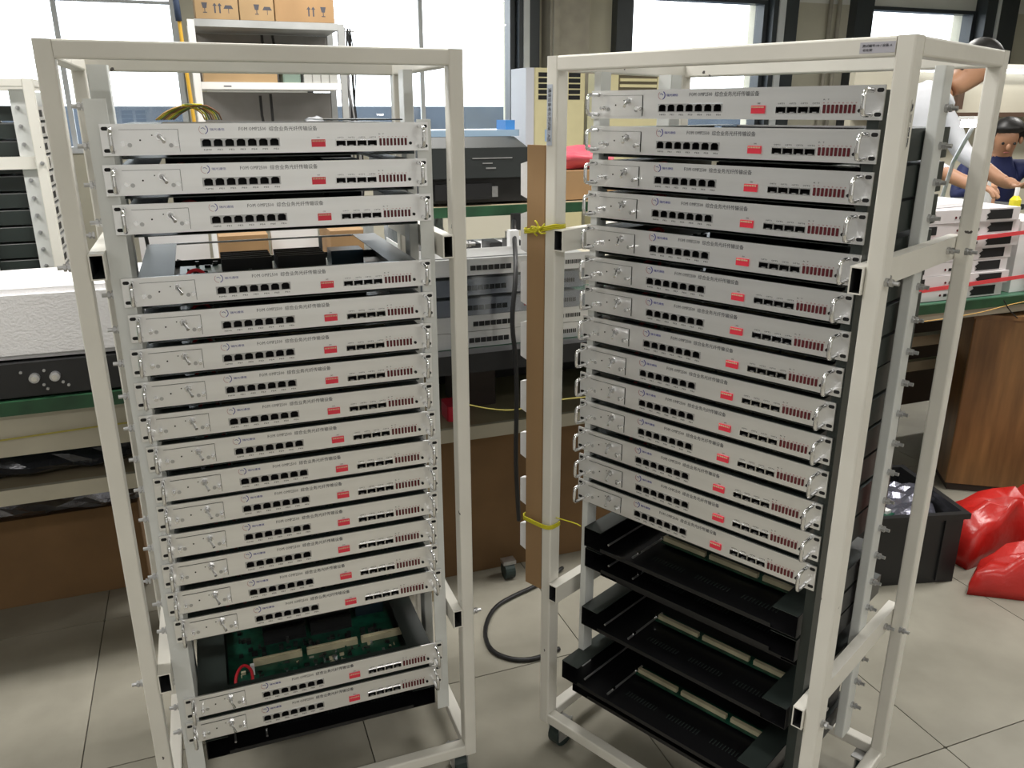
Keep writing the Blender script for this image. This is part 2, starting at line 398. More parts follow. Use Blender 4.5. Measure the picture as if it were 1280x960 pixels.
def make_unit(inside=True):
    u = empty('rack_unit', 'x', 'rack unit')
    link('front_panel', panel_mesh(), u)
    for x in (.0065, .4765):
        for z in (.0070, .0375): slot_mesh(x, z).build('mounting_slot', u)
    # chassis: open topped tray with inward lips
    m = MB(); x0, x1, y0, y1, z0, z1 = .0232, .4604, .0072, .365, -.0055, .0425; t = .0012
    m.box(x0, x1, y0, y1, z0, z0 + t, dark)
    m.box(x0, x0 + t, y0, y1, z0 + t, z1, dark); m.box(x1 - t, x1, y0, y1, z0 + t, z1, dark)
    m.box(x0 + t, x1 - t, y1 - t, y1, z0 + t, z0 + .014, dark)
    m.box(x0 + t, x0 + .052, y0 + .010, y1 - t, z1 - t, z1, dark); m.box(x1 - .046, x1 - t, y0 + .010, y1 - t, z1 - t, z1, dark)
    m.box(x0 + t, x1 - t, y0, y0 + .010, z1 - t, z1, dark); m.box(x0 + .052, x1 - .046, y1 - .004, y1 - t, z1 - .0035, z1, steel).box(.345, .352, y1 - .004, y1 - t, z0 + t, z1 - .0035, steel)
    m.build('chassis', u)
    MB().box(x0 + .054, x1 - .048, .300, .302, z0 + .002, z1 - .002, blk).build('back_panel', u)
    # circuit board with components
    b = MB().box(.078, .412, .014, .298, .0062, .0078, pcb).build('circuit_board', u)
    rr = random.Random(5); c = MB()
    for k in range(110):
        x, y = rr.uniform(.09, .40), rr.uniform(.018, .096); w, d, h = rr.uniform(.002, .010), rr.uniform(.002, .008), rr.uniform(.001, .006)
        c.box(x, x + w, y, y + d, .0079, .0079 + h, rr.choice([pcbp, pcbp, blkp, steel, pcb, cream_c]))
    for k in range(90):
        x, y = rr.uniform(.09, .40), rr.uniform(.12, .29); w, d, h = rr.uniform(.003, .012), rr.uniform(.003, .012), rr.uniform(.002, .012)
        if .125 < x < .405 and .16 < y < .26: continue
        c.box(x, x + w, y, y + d, .0079, .0079 + h, rr.choice([pcbp, blkp, blkp, dark]))
    o = c.build('electronic_components', b); o['kind'] = 'stuff'
    for a, e_ in ((.125, .219), (.229, .331), (.339, .423)):
        m = MB().box(a, e_, .102, .112, .0079, .020, cream_c).box(a + .003, e_ - .003, .105, .109, .020, .0225, cream_c)
        m.build('board_connector', b)
    for k, (a, e_) in enumerate(((.150, .235), (.245, .330))):
        m = MB().box(a, e_, .165, .255, .0079, .014, blkp)
        for q in range(9):
            m.box(a, e_, .166 + q * .010, .1695 + q * .010, .014, .034 if q % 2 else .038, blkp)
        for q in range(7): m.box(a + .004 + q * .0115, a + .010 + q * .0115, .168, .252, .014, .031, blkp)
        m.build('heat_sink', b)
    MB().box(.345, .405, .20, .25, .0079, .036, bluep).build('power_block', b)
    MB().tube([(.088, .03, .012), (.09, .05, .034), (.105, .075, .040), (.122, .06, .034), (.118, .03, .012)], .0030, redw, 6, 2).build('red_wire', b)
    MB().box(.118, .126, .076, .084, .008, .030, whitep).build('white_plug', b)
    # handles
    for x in (.0150, .4675):
        MB().tube([(x, .0, .0375), (x, -.026, .0375), (x, -.030, .0335), (x, -.030, .0105), (x, -.026, .0065), (x, 0, .0065)], .0031, chrome, 8, 1).build('handle', u, smooth=True)
    # module plate with screws and toggle
    p = MB().bar('y', -.0012, -.0001, .0045, .0355, .0255, .1035, alu2, .001, 1)
    p.box(.1037, .1042, -.0011, -.0001, .0045, .0355, void).box(.0250, .1042, -.0005, -.0001, .0357, .0361, void)
    pl = p.build('module_plate', u)
    for x, z in ((.0295, .0165), (.1000, .0155)):
        MB().cyl((x, -.0012, z), (x, -.006, z), .0036, chrome, 12).cyl((x, -.006, z), (x, -.013, z), .0026, chrome, 10).build('thumb_screw', pl)
    for x, z in ((.0370, .0145), (.0925, .0135)):
        MB().cyl((x, -.0012, z), (x, -.0022, z), .0031, steel, 12).build('screw', pl)
    MB().cyl((.0515, -.0012, .0212), (.0515, -.0018, .0212), .0013, void, 8).cyl((.068, -.0012, .028), (.068, -.0016, .028), .001, void, 8).build('pin_hole', pl)
    MB().cyl((.078, -.0012, .0265), (.078, -.004, .0265), .0062, chrome, 6).cyl((.078, -.004, .0265), (.078, -.009, .0265), .0036, steel, 12).cyl((.078, -.009, .0265), (.0838, -.022, .0190), .0017, chrome, 10, .0026).build('toggle_switch', pl)
    # seven ethernet ports
    pm = MB(); w = .01615
    P = [(0, 0), (w, 0), (w, .0126), (0, .0126)]
    q = [(.0018, .0013), (w - .0018, .0013), (w - .0018, .0092), (w - .0040, .0108), (w - .0046, .0116), (.0046, .0116), (.0040, .0108), (.0018, .0092)]
    oo = [(0, 0), (w, 0), (w, .0086), (w, .0126), (w - .0046, .0126), (.0046, .0126), (0, .0126), (0, .0086)]
    vs = [(x, -.0006, z) for x, z in oo + q]; pm.add(vs, [(i, (i + 1) % 8, (i + 1) % 8 + 8, i + 8) for i in range(8)], steel)
    vs = [(x, y, z) for y in (-.0006, .012) for x, z in q]; pm.add(vs, [(i, (i + 1) % 8, (i + 1) % 8 + 8, i + 8) for i in range(8)], void)
    pm.add([(x, .012, z) for x, z in q], [tuple(range(8))], void)
    vs = [(x, y, z) for y in (-.0006, .012) for x, z in P]; pm.add(vs, [(i, (i + 1) % 4, (i + 1) % 4 + 4, i + 4) for i in range(4)], steel)
    pme = pm.mesh('ethernet_port')
    for k in range(7): link('ethernet_port', pme, u, (.1338 + k * .01630, 0, .0099))
    # four optical module cages
    cm = MB(); w = .0160; P = [(0, 0), (w, 0), (w, .0098), (0, .0098)]; q = [(.0007, .0008), (w - .0007, .0008), (w - .0007, .0088), (.0007, .0088)]
    cm.add([(x, -.0010, z) for x, z in P + q], [(i, (i + 1) % 4, (i + 1) % 4 + 4, i + 4) for i in range(4)], chrome)
    for A_, y1_, mm in ((q, .010, void), (P, .010, chrome)):
        cm.add([(x, y, z) for y in (-.0010, y1_) for x, z in A_], [(i, (i + 1) % 4, (i + 1) % 4 + 4, i + 4) for i in range(4)], mm)
    cm.add([(x, .010, z) for x, z in q], [(0, 1, 2, 3)], void)
    cm.box(.005, .011, -.0005, .004, .0009, .0022, steel)
    cme = cm.mesh('optical_port')
    for k in range(4): link('optical_port', cme, u, (.3328 + k * .01652, 0, .0082))
    # dip switch
    d = MB().box(.2955, .3165, -.0022, -.0001, .0082, .0192, redsw)
    for k in range(8): d.box(.2968 + k * .00245, .2980 + k * .00245, -.0030, -.0022, .0158, .0180, mat('pale_yellow_plastic', (.75, .66, .45), .5))
    d.build('dip_switch', u)
    lm = MB().bar('y', -.0012, -.0001, 0, .0112, 0, .0036, ledr, .0006, 1).mesh('indicator_light')
    for k in range(8): link('indicator_light', lm, u, (.4020 + k * .00585, 0, .0086))
    MB().cyl((.4525, -.0001, .0118), (.4525, -.0022, .0118), .0024, void, 12).build('reset_button', u)
    # print
    me = fit_text(text_mesh('FOM OMP2500', .01, ink, 'a'), .1895, .2290, .0332, .0384, -.0002); link('lettering', me, u)
    me = fit_text(text_mesh('综合业务光纤传输设备', .01, ink, 'b'), .2335, .3055, .0323, .0392, -.0002); link('lettering', me, u)
    lg = MB(); pts = []
    for k in range(11):
        a = rad(-70 + 13 * k); pts.append((.1392 + .0062 * math.cos(a), -.0003, .0352 + .0062 * math.sin(a)))
    lg.tube(pts, .0007, inkb, 4)
    pts = [(.1392 + .0060 * math.cos(rad(a)), -.0003, .0352 + .0060 * math.sin(rad(a))) for a in range(130, 290, 16)]; lg.tube(pts, .0003, inkr, 4)
    lg.tube([(.1362, -.0003, .0368), (.1392, -.0003, .0378), (.1418, -.0003, .0355)], .0005, inkb, 4)
    lo = lg.build('logo', u)
    me = fit_text(text_mesh('瑞光通信', .01, inkb, 'c'), .1485, .1690, .0335, .0373, -.0002); link('lettering', me, lo)
    me = fit_text(text_mesh('NMS     FE1     FE2     FE3     FE4     FE5     FE6', .01, ink, 'd'), .1372, .2460, .0053, .0075, -.0002); link('port_lettering', me, u)
    me = fit_text(text_mesh('OPT1     OPT2     OPT3     OPT4', .01, ink, 'e'), .3355, .3965, .0207, .0226, -.0002); link('port_lettering', me, u)
    me = fit_text(text_mesh('SW', .01, ink, 'f'), .3040, .3085, .0212, .0231, -.0002); link('port_lettering', me, u)
    me = fit_text(text_mesh('R  T    O  A  B  C  D  E', .01, inkr, 'g'), .4015, .4480, .0213, .0228, -.0002); link('port_lettering', me, u)
    me = fit_text(text_mesh('R  T', .01, ink, 'h'), .4015, .4100, .0255, .0272, -.0002); link('port_lettering', me, u)
    return u
proto = make_unit()
ORD = ['topmost', 'second', 'third', 'fourth', 'fifth', 'sixth', 'seventh', 'eighth', 'ninth', 'tenth', 'eleventh', 'twelfth', 'thirteenth', 'fourteenth', 'fifteenth', 'sixteenth', 'seventeenth']
LX = [.0628, .0591, .0640, .0601, .0622, .0576, .0560, .0555, .0588, .0620, .0607, .0583, .0551, .0549, .0602, .0574, .0537]
LZ = [-.1091, -.1659, -.2225, -.3321, -.3881, -.4432, -.4972, -.5527, -.6066, -.6626, -.7139, -.7682, -.8227, -.8787, -.9347, -1.099, -1.152]
RX = [.0752, .0750, .0744, .0731, .0718, .0690, .0717, .0693, .0648, .0662, .0674, .0648, .0684, .0681]
RZ = [-.0562, -.1121, -.1668, -.2199, -.2780, -.3331, -.3875, -.4428, -.4973, -.5526, -.6068, -.6632, -.7174, -.7705]
def place(i, org, yaw, zt, x, z, label, group, used=[False]):
    u = proto if not used[0] else copy_tree(proto); used[0] = True
    c, s = math.cos(yaw), math.sin(yaw); y = .0305
    u.location = (org[0] + x * c - y * s, org[1] + x * s + y * c, zt + z - PHT); u.rotation_euler = (0, 0, yaw)
    tag(u, label, 'rack unit', group); return u
for i, (x, z) in enumerate(zip(LX, LZ)):
    ex = {2: ', above the upper gap', 3: ', below the upper gap', 14: ', above the lower gap', 15: ', circuit board showing', 16: ', the lowest'}.get(i, '')
    nm = ORD[i] if i == 0 else ORD[i] + ' from the top'
    u = place(i, OL, 0, ZL, x, z, 'silver network unit in the left rack, ' + nm + ex, 'silver network units in the left rack')
    if i == 3:      # the one under the wide gap is open at the back
        for ch in list(u.children):
            if ch.name.startswith('back_panel'): bpy.data.objects.remove(ch)
for i, (x, z) in enumerate(zip(RX, RZ)):
    nm = ORD[i] if i == 0 else ORD[i] + ' from the top'
    if i == 13: nm = 'fourteenth and lowest, above the black trays'
    u = place(i, OR_, YR, ZR, x, z, 'silver network unit in the right rack, ' + nm, 'silver network units in the right rack')
    if i == 0:      # a bare front panel: nothing behind it, the window shows below it
        for ch in list(u.children):
            if ch.name.startswith(('chassis', 'circuit_board', 'back_panel')):
                for g in list(ch.children): bpy.data.objects.remove(g)
                bpy.data.objects.remove(ch)

# black trays without front panels, low in the right rack
def make_tray():
    u = empty('rack_tray', 'x', 'tray')
    m = MB(); x0, x1, y0, y1, z0, z1 = 0, .444, 0, .33, 0, .0415; t = .0012
    m.box(x0, x1, y0, y1, z0, z0 + t, blk); m.box(x0, x0 + t, y0, y1, z0 + t, z1, blk); m.box(x1 - t, x1, y0, y1, z0 + t, z1, blk)
    m.box(x0 + t, x1 - t, y1 - t, y1, z0 + t, z1, blk); m.box(x0 + t, x0 + .040, y0, y1 - t, z1 - t, z1, dark); m.box(x1 - .046, x1 - t, y0, y1 - t, z1 - t, z1, dark)
    m.box(x0 + .04, x1 - .046, y0, y0 + .003, z0 + t, z0 + .008, blk); m.build('chassis', u)
    v = MB()
    for g in range(3):
        for k in range(11): v.box(.13 + g * .095 + k * .0065, .132 + g * .095 + k * .0065, .045, .058, z0 + t, z0 + .0022, dark)
    v.build('vent_slots', u)['kind'] = 'stuff'
    MB().bar('y', .01, .19, .014, .018, .050, .054, steel, .001, 1).build('guide_rail', u)
    MB().bar('y', .01, .13, .010, .014, .108, .112, steel, .001, 1).cyl((.110, .03, .014), (.110, .03, .0165), .004, chrome, 8).cyl((.110, .11, .014), (.110, .11, .0165), .004, chrome, 8).build('guide_rail', u)
    b = MB().box(.11, .40, .105, .135, .0065, .008, pcb).build('circuit_board', u)
    for a, e_ in ((.112, .205), (.215, .315), (.325, .405)): MB().box(a, e_, .112, .120, .0081, .017, cream_c).build('board_connector', b)
    return u
tray0 = make_tray()
TR = [(-.868, .0, .026, 'just below the lowest silver unit'), (-.916, .0, .030, 'second from the top of seven'), (-.962, .0, .084, 'third from the top, pushed back'),
      (-1.047, .002, .022, 'fourth from the top'), (-1.094, .0, .084, 'fifth from the top, pushed back'), (-1.162, -.012, -.020, 'second from the bottom, pulled out to the front'), (-1.206, -.004, .006, 'lowest, under the pulled-out one')]
for i, (z, dx, y, t) in enumerate(TR):
    u = tray0 if i == 0 else copy_tree(tray0); x = .0905 + dx; c, s = math.cos(YR), math.sin(YR)
    u.location = (OR_[0] + x * c - y * s, OR_[1] + x * s + y * c, ZR + z - .0415); u.rotation_euler = (0, 0, YR)
    tag(u, 'black bare tray in the right rack, ' + t, 'tray', 'bare black trays in the right rack')

u = copy_tree(tray0); u.location = (OL[0] + .0815, OL[1] + .045, ZL - 1.212 - .0415); u.rotation_euler = (0, 0, 0)
tag(u, 'black open metal tray below the lowest silver unit of the left rack', 'tray')
# ---------------------------------------------------------------- stickers on the right rack
def label_on(parent, w, h, lines, loc, rot, name='paper_label', size=.006, m=None):
    p = MB().box(0, w, -.0003, 0, 0, h, m or mat('lilac_grey_sticker', (.50, .49, .55), .5)).build(name, parent)
    p.location = loc; p.rotation_euler = rot
    for txt, x0, x1, z0, z1 in lines:
        link('lettering', fit_text(text_mesh(txt, .01, ink, 'l'), x0, x1, z0, z1, -.0005), p)
    return p
label_on(rackR, .044, .013, [('测试编号:08 / 设备 A', .003, .040, .0070, .0105), ('老化架', .004, .016, .0020, .0055)], (.530, -.0002, ZR - .0195), (0, 0, 0))
label_on(rackR, .100, .012, [('通信设备老化测试架 · A区', .006, .094, .0025, .0095)], (.0025, -.0004, ZR - .045), (0, rad(90), 0), m=mat('blue_grey_sticker', (.50, .54, .62), .5))
label_on(rackR, .060, .006, [('左架·二号', .002, .056, .0008, .0052)], (RW + .0004, .0185, ZR - .135), (rad(0), rad(-90), rad(90)), m=paint)

# ---------------------------------------------------------------- foam lined cardboard strip tied to the right rack
def R2W(x, y, z):
    c, s = math.cos(YR), math.sin(YR); return (OR_[0] + x * c - y * s, OR_[1] + x * s + y * c, ZR + z)
cs = empty('packing_strip', 'tall brown cardboard strip with white foam teeth tied to the right rack post', 'packaging', R2W(-.0475, .003, -1.04), YR)
MB().bar('z', 0, .895, 0, .0445, 0, .006, card, .0015, 1).build('cardboard_backing', cs)
MB().box(.002, .0425, .0065, .022, .004, .885, foam).build('foam_core', cs)
z = .012
for k, (a, b) in enumerate([(-.172, -.236), (-.262, -.336), (-.352, -.436), (-.470, -.545), (-.590, -.655), (-.700, -.755), (-.800, -.860), (-.905, -.965)]):
    MB().add([(.0015, .008, 1.04 + a), (-.022, .008, 1.04 + a - .007), (-.022, .008, 1.04 + b + .001), (.0015, .008, 1.04 + b - .007),
              (.0015, .020, 1.04 + a), (-.022, .020, 1.04 + a - .007), (-.022, .020, 1.04 + b + .001), (.0015, .020, 1.04 + b - .007)],
             [(0, 1, 2, 3), (7, 6, 5, 4), (0, 4, 5, 1), (1, 5, 6, 2), (2, 6, 7, 3), (3, 7, 4, 0)], foam).build('foam_tooth', cs)
def cord(z, drop, knot, label):
    m = MB()
    for k in range(3):
        o = .003 * k
        pts = [(-.053, -.004, z - drop + o), (-.02, -.007, z - drop * .6 + o), (.012, -.0065, z - .002 + o), (.0275, -.004, z + drop * .2 + o), (.0282, .014, z + o), (.027, .028, z + o), (-.02, .030, z + o), (-.052, .026, z - drop * .5 + o)]
        m.tube([R2W(*p) for p in pts], .0017, yel, 6, 1, closed=True)
    if knot:
        for k in range(5):
            a = rad(72 * k + 15); m.tube([R2W(-.004, -.012, z), R2W(-.004 + .012 * math.cos(a), -.017, z + .010 * math.sin(a)), R2W(-.004 + .020 * math.cos(a + .5), -.012, z + .014 * math.sin(a + .5))], .0016, yel, 6, 1)
        m.ball(R2W(-.004, -.013, z), .005, yel, 8, 6)
    return tag(m.build('tie_cord', smooth=True), label, 'cord', 'yellow tie cords')
cord(-.288, .014, True, 'yellow cord knotted around the right rack post, the upper tie')
cord(-.886, .002, False, 'yellow cord wound around the right rack post, the lower tie')
tag(MB().tube([R2W(.028, .012, -.865), R2W(.05, .05, -.885), R2W(.07, .04, -.88)], .0012, yel, 6, 1).build('cord_end'), 'short loose yellow cord end beside the right rack post', 'cord')

# ================================================================== BENCHES
BZ, BF = .75, 1.95
bt = MB(); bt.box(-2.4, 4.6, BF + .012, 2.66, BZ - .028, BZ, benchtop); bt.box(-2.4, 4.6, BF, BF + .0118, BZ - .030, BZ + .001, green)
tag(bt.build('worktop'), 'long green-edged worktop running behind both racks', 'worktop')
bf = empty('workbench', 'beige bench frame with lower shelf under the long green-edged worktop', 'bench', (0, 0, 0))
MB().box(-2.4, .42, BF + .03, BF + .045, .615, BZ - .031, beige).build('apron', bf)
MB().box(1.52, 4.5, BF + .03, BF + .045, .685, BZ - .031, beige).build('apron', bf)
for x in (-2.3, -.95, .50, 1.46, 3.15, 4.4):
    for y in (BF + .05, 2.58): MB().box(x, x + .04, y, y + .04, .0, BZ - .031, woodl).build('leg', bf)
MB().box(-2.3, 1.46, BF + .10, 2.56, .490, .508, woodl).build('lower_shelf', bf)
MB().box(-2.3, 1.46, BF + .085, BF + .0995, .473, .512, beige).build('shelf_edge', bf)
MB().box(1.52, 4.4, 2.25, 2.29, .50, .54, woodl).build('cross_bar', bf)
MB().box(1.52, 4.4, 2.56, 2.575, .12, .60, mat('dark_brown_board', (.07, .04, .025), .7)).build('back_board', bf)
MB().box(1.52, 4.4, 2.35, 2.38, .36, .40, woodl).build('cross_bar', bf)
MB().box(.56, 1.40, 2.25, 2.66, 1.072, 1.092, woodl).box(.50, 1.46, 2.238, 2.2498, 1.066, 1.094, green).build('upper_shelf', bf)
for x in (.45, 1.47):
    MB().box(x, x + .025, 2.40, 2.43, BZ + .001, 1.10, galv).build('shelf_support', bf)
# second bench far behind
b2 = empty('bench', 'pale bench standing further back, loaded with cartons', 'bench', (0, 0, 0))
MB().box(-1.6, 2.9, 3.7, 4.5, .60, .63, beige).build('worktop', b2)
for x in (-1.55, .6, 2.82):
    for y in (3.73, 4.42): MB().box(x, x + .05, y, y + .05, 0, .60, galv).build('leg', b2)
MB().box(-1.5, 2.8, 3.80, 3.82, .05, .595, wallw).build('modesty_panel', b2)

def carton(name, x0, x1, y0, y1, z0, z1, label, m=card, group=None, rz=0, flap=True, marks=None, cat='box'):
    cx, cy = (x0 + x1) / 2, (y0 + y1) / 2; w, d, h = (x1 - x0) / 2, (y1 - y0) / 2, z1 - z0
    e = empty(name, label, cat, (cx, cy, z0), rz, group)
    MB().bar('z', 0.0004, h - .003, -w, w, -d, d, m, .003, 1).build('carton_body', e)
    MB().box(-w, w, -d, -.001, h - .0029, h, m).build('flap', e); MB().box(-w, w, .001, d, h - .0029, h, m).build('flap', e)
    MB().box(-w - .0004, w + .0004, -.025, .025, h, h + .0006, mat('brown_packing_tape', (.42, .28, .12), .25)).build('packing_tape', e)
    if marks:
        for k, mk in enumerate(marks):
            kind, x, z_, s_ = mk
            q = MB()
            if kind == 'up':
                q.box(x - s_ * .25, x - s_ * .1, -d - .0006, -d - .0001, z_, z_ + s_ * .7, ink).add([(x - s_ * .4, -d - .0004, z_ + s_ * .7), (x + s_ * .05, -d - .0004, z_ + s_ * .7), (x - s_ * .17, -d - .0004, z_ + s_)], [(0, 1, 2)], ink)
                q.box(x + s_ * .25, x + s_ * .4, -d - .0006, -d - .0001, z_, z_ + s_ * .7, ink).add([(x + s_ * .1, -d - .0004, z_ + s_ * .7), (x + s_ * .55, -d - .0004, z_ + s_ * .7), (x + s_ * .33, -d - .0004, z_ + s_)], [(0, 1, 2)], ink)
            elif kind == 'cup':
                q.add([(x - s_ * .3, -d - .0004, z_ + s_), (x + s_ * .3, -d - .0004, z_ + s_), (x + s_ * .18, -d - .0004, z_ + s_ * .45), (x - s_ * .18, -d - .0004, z_ + s_ * .45)], [(0, 1, 2, 3)], ink).box(x - s_ * .04, x + s_ * .04, -d - .0006, -d - .0001, z_ + .005, z_ + s_ * .45, ink).box(x - s_ * .2, x + s_ * .2, -d - .0006, -d - .0001, z_, z_ + s_ * .08, ink)
            else:
                q.add([(x - s_ * .5, -d - .0004, z_ + s_ * .45), (x + s_ * .5, -d - .0004, z_ + s_ * .45), (x + s_ * .3, -d - .0004, z_ + s_ * .8), (x - s_ * .3, -d - .0004, z_ + s_ * .8)], [(0, 1, 2, 3)], ink).box(x - s_ * .03, x + s_ * .03, -d - .0006, -d - .0001, z_, z_ + s_ * .45, ink)
            q.build('printed_mark', e)
    return e

# ---- on the near bench, left: black instrument with foam on top
dv = empty('bench_instrument', 'black bench instrument with two round silver terminals under white foam', 'instrument', (-.56, 1.962, BZ + .001))
MB().bar('z', .006, .082, 0, .47, 0, .30, blkp, .004, 1).build('housing', dv)
for x in (.185, .225):
    MB().cyl((x, 0, .048), (x, -.012, .048), .0105, steel, 16).cyl((x, -.012, .048), (x, -.016, .048), .006, chrome, 12).build('terminal', dv)
for x, z_ in ((.16, .062), (.205, .062), (.20, .030), (.206, .020), (.238, .032), (.248, .024)): MB().cyl((x, 0, z_), (x, -.004, z_), .0032, steel, 8).build('screw', dv)
for x in (.03, .44): MB().box(x - .012, x + .012, .02, .05, 0, .0055, blkp).build('foot', dv)
fm = bmesh.new(); bmesh.ops.create_cube(fm, size=1)
bmesh.ops.subdivide_edges(fm, edges=fm.edges, cuts=5, use_grid_fill=True)
for v in fm.verts:
    x, y, z_ = v.co; tz = .155 * (1 - .30 * max(0, -x * 2 - .2) ** 1.5)
    v.co = (x * .56, y * .28 * (1 - .05 * max(0, -x)), (z_ + .5) * tz)
bmesh.ops.bevel(fm, geom=[e for e in fm.edges if e.calc_face_angle(0) > .9], offset=.012, segments=2, affect='EDGES')
me = bpy.data.meshes.new('foam_block'); fm.to_mesh(me); fm.free(); me.materials.append(foam)
tag(link('foam_block', me, None, (-.415, 2.115, BZ + .0865), rad(-1)), 'long white packing foam block lying on the black bench instrument', 'foam')
tag(MB().bar('z', 0, .10, -.07, .07, -.05, .05, mat('blue_paper', (.03, .12, .5), .6), .01, 2).build('blue_packet', None, (-.60, 2.36, BZ + .002), rad(20)), 'blue packet lying at the left edge behind the white foam', 'packet')
tag(MB().box(-1.0, -.08, 2.50, 2.54, BZ + .002, .90, galv).build('back_board'), 'pale grey board standing behind the long white foam', 'board')
# tapering strip of the worktop in front of the instrument: bundles below it
def bundle(name, x0, x1, y, z, ry, rz_, m, label, seed, cat='bag', group=None):
    rr = random.Random(seed); mb = MB(); n = 30; k = 14; vs = []
    for i in range(n + 1):
        t = i / n; x = x0 + (x1 - x0) * t; e = min(1, .35 + 4 * min(t, 1 - t))
        dz = rr.uniform(-.012, .012); 
        for j in range(k):
            a = 2 * math.pi * j / k; w = 1 + rr.uniform(-.12, .12)
            vs.append((x + rr.uniform(-.004, .004), y + ry * e * w * math.cos(a), max(z, z + rz_ + (rz_ * e * w * math.sin(a)) + dz * (1 if math.sin(a) > 0 else 0))))
    fs = [(i * k + j, i * k + (j + 1) % k, (i + 1) * k + (j + 1) % k, (i + 1) * k + j) for i in range(n) for j in range(k)] + [tuple(range(k - 1, -1, -1)), tuple(range(n * k, (n + 1) * k))]
    mb.add(vs, fs, m); return tag(mb.build(name), label, cat, group)
bundle('plastic_bundle', -1.35, -.05, 2.17, .5085, .105, .050, film, 'long shiny black plastic bundle on the lower shelf of the left bench', 4)
carton('cardboard_box', -1.15, -.262, 2.40, 2.56, .0, .27, 'wide dark brown carton standing on the floor under the left bench', cardd)
bundle('foil_bundle', -1.25, -.12, 2.44, .2725, .07, .042, foil, 'crumpled silver foil bundle lying on the dark carton under the left bench', 9)
tag(MB().tube([(-1.3, BF + .024, .655), (-.6, BF + .022, .655), (-.2, BF + .022, .668), (.2, BF + .024, .665)], .0022, mat('dull_yellow_wire', (.42, .36, .08), .5), 6, 1).build('yellow_wire'), 'thin yellow wire strung along the beige bench apron', 'wire')

# ---- middle of the near bench: stack of boxed units
def small_unit(label, x, z, dx, group, y=2.0, wrap=False):
    u = empty('stored_unit', label, 'rack unit', (x + dx, y, z), rad(R.uniform(-1, 1)), group)
    m = MB().bar('z', .0005, .0425, 0, .44, .003, .30, galv, .002, 1); m.build('chassis', u)
    f = MB().box(-.02, .46, 0, .003, .0005, .0435, alu).build('front_panel', u)
    MB().box(.28, .302, -.002, -.0001, .014, .024, redsw).build('dip_switch', f)
    for k in range(4): MB().box(.318 + k * .0165, .333 + k * .0165, -.0008, -.0001, .014, .024, void).build('optical_port', f)
    for k in range(7): MB().box(.12 + k * .0163, .1345 + k * .0163, -.0008, -.0001, .013, .026, void).build('ethernet_port', f)
    for k in range(8): MB().box(.388 + k * .0058, .3915 + k * .0058, -.0008, -.0001, .014, .025, blkp).build('indicator_light', f)
    if wrap:
        MB().box(-.025, .465, -.006, -.005, -.0, .050, filmc).box(-.025, .465, -.006, .28, .0502, .0508, filmc).build('plastic_wrap', u)
    return u
zz = BZ + .0022
for k in range(5):
    small_unit('silver unit in the pile on the middle bench, ' + ['bottom one', 'second from the bottom', 'third from the bottom, plastic wrapped', 'second from the top, plastic wrapped', 'top one'][k], .515, zz, [.0, .012, -.004, -.006, .006][k], 'silver units piled on the middle bench', wrap=k in (2, 3))
    zz += .0445 if k not in (2, 3) else .0525
# opened chassis on the pile
oc = empty('open_chassis', 'open white chassis with black parts on top of the middle pile', 'chassis', (.49, 2.02, zz))
MB().box(0, .36, 0, .28, 0, .002, whitep).box(0, .36, 0, .002, .002, .022, whitep).box(0, .002, .002, .28, .002, .022, whitep).box(.358, .36, .002, .28, .002, .022, whitep).build('tray', oc)
for q in range(5): MB().box(.05 + q * .06, .085 + q * .06, .05, .12, .0021, .026, blkp).build('component', oc)
MB().box(.275, .300, .015, .04, .0021, .06, whitep).build('bracket', oc)
# under the middle bench
carton('cardboard_box', .565, 1.36, BF + .16, 2.40, 0, .470, 'large brown carton on the floor under the middle bench between the racks', cardd, marks=None)
tag(MB().bar('z', 0, .11, .66, .78, 2.20, 2.34, mat('dark_crate', (.05, .035, .03), .6), .004, 1).build('small_box', None, (0, 0, .5085)), 'small dark box on the lower shelf behind the hanging cable', 'box')
tag(MB().bar('z', 0, .045, .60, .66, 2.10, 2.18, redsw, .01, 2).build('red_pouch', None, (0, 0, .5085)), 'small red pouch on the lower shelf of the middle bench', 'pouch')
tag(MB().box(.52, 1.45, 2.44, 2.46, .5085, .718, blkp).build('shelf_shade_sheet'), 'black sheet added at the back of the lower shelf as its shade', 'board')  # added black sheet, stands in for the shade above the lower shelf
tag(MB().tube([(.60, 1.935, .62), (.66, 1.93, .60), (.74, 1.925, .585), (.85, 1.93, .60), (.96, 1.935, .595)], .002, mat('dull_yellow_wire', (.42, .36, .08), .5), 6, 2).build('yellow_wire'), 'thin pale yellow wire crossing in front of the dark lower shelf', 'wire')
tag(MB().box(.48, 1.46, BF - .005, BF - .0005, .70, BZ + .0012, blkp).box(.48, 1.46, BF - .005, 1.995, BZ + .0013, BZ + .0016, blkp).build('edge_shade_sheet'), 'black sheet added over the bench edge as the shade under the silver pile', 'shade sheet')  # black sheets added so the middle bench edge sinks into shade
# hanging black cable with inlet plug
hc = empty('power_cable', 'black power cable hanging down from the upper shelf between the racks', 'cable', (.735, 1.92, .2))
off = Vector((.735, 1.92, .2))
pts = [(.835, 2.19, 1.055), (.80, 2.10, 1.05), (.765, 2.0, 1.02), (.742, 1.93, .95), (.722, 1.915, .84), (.735, 1.915, .74), (.738, 1.915, .62), (.735, 1.918, .45), (.742, 1.92, .33), (.748, 1.925, .255)]
MB().tube([Vector(p) - off for p in pts], .0062, blkp, 8, 2).build('cord', hc, smooth=True)
MB().bar('z', .83, .875, .095, .125, .262, .29, blkp, .005, 2).build('plug', hc)
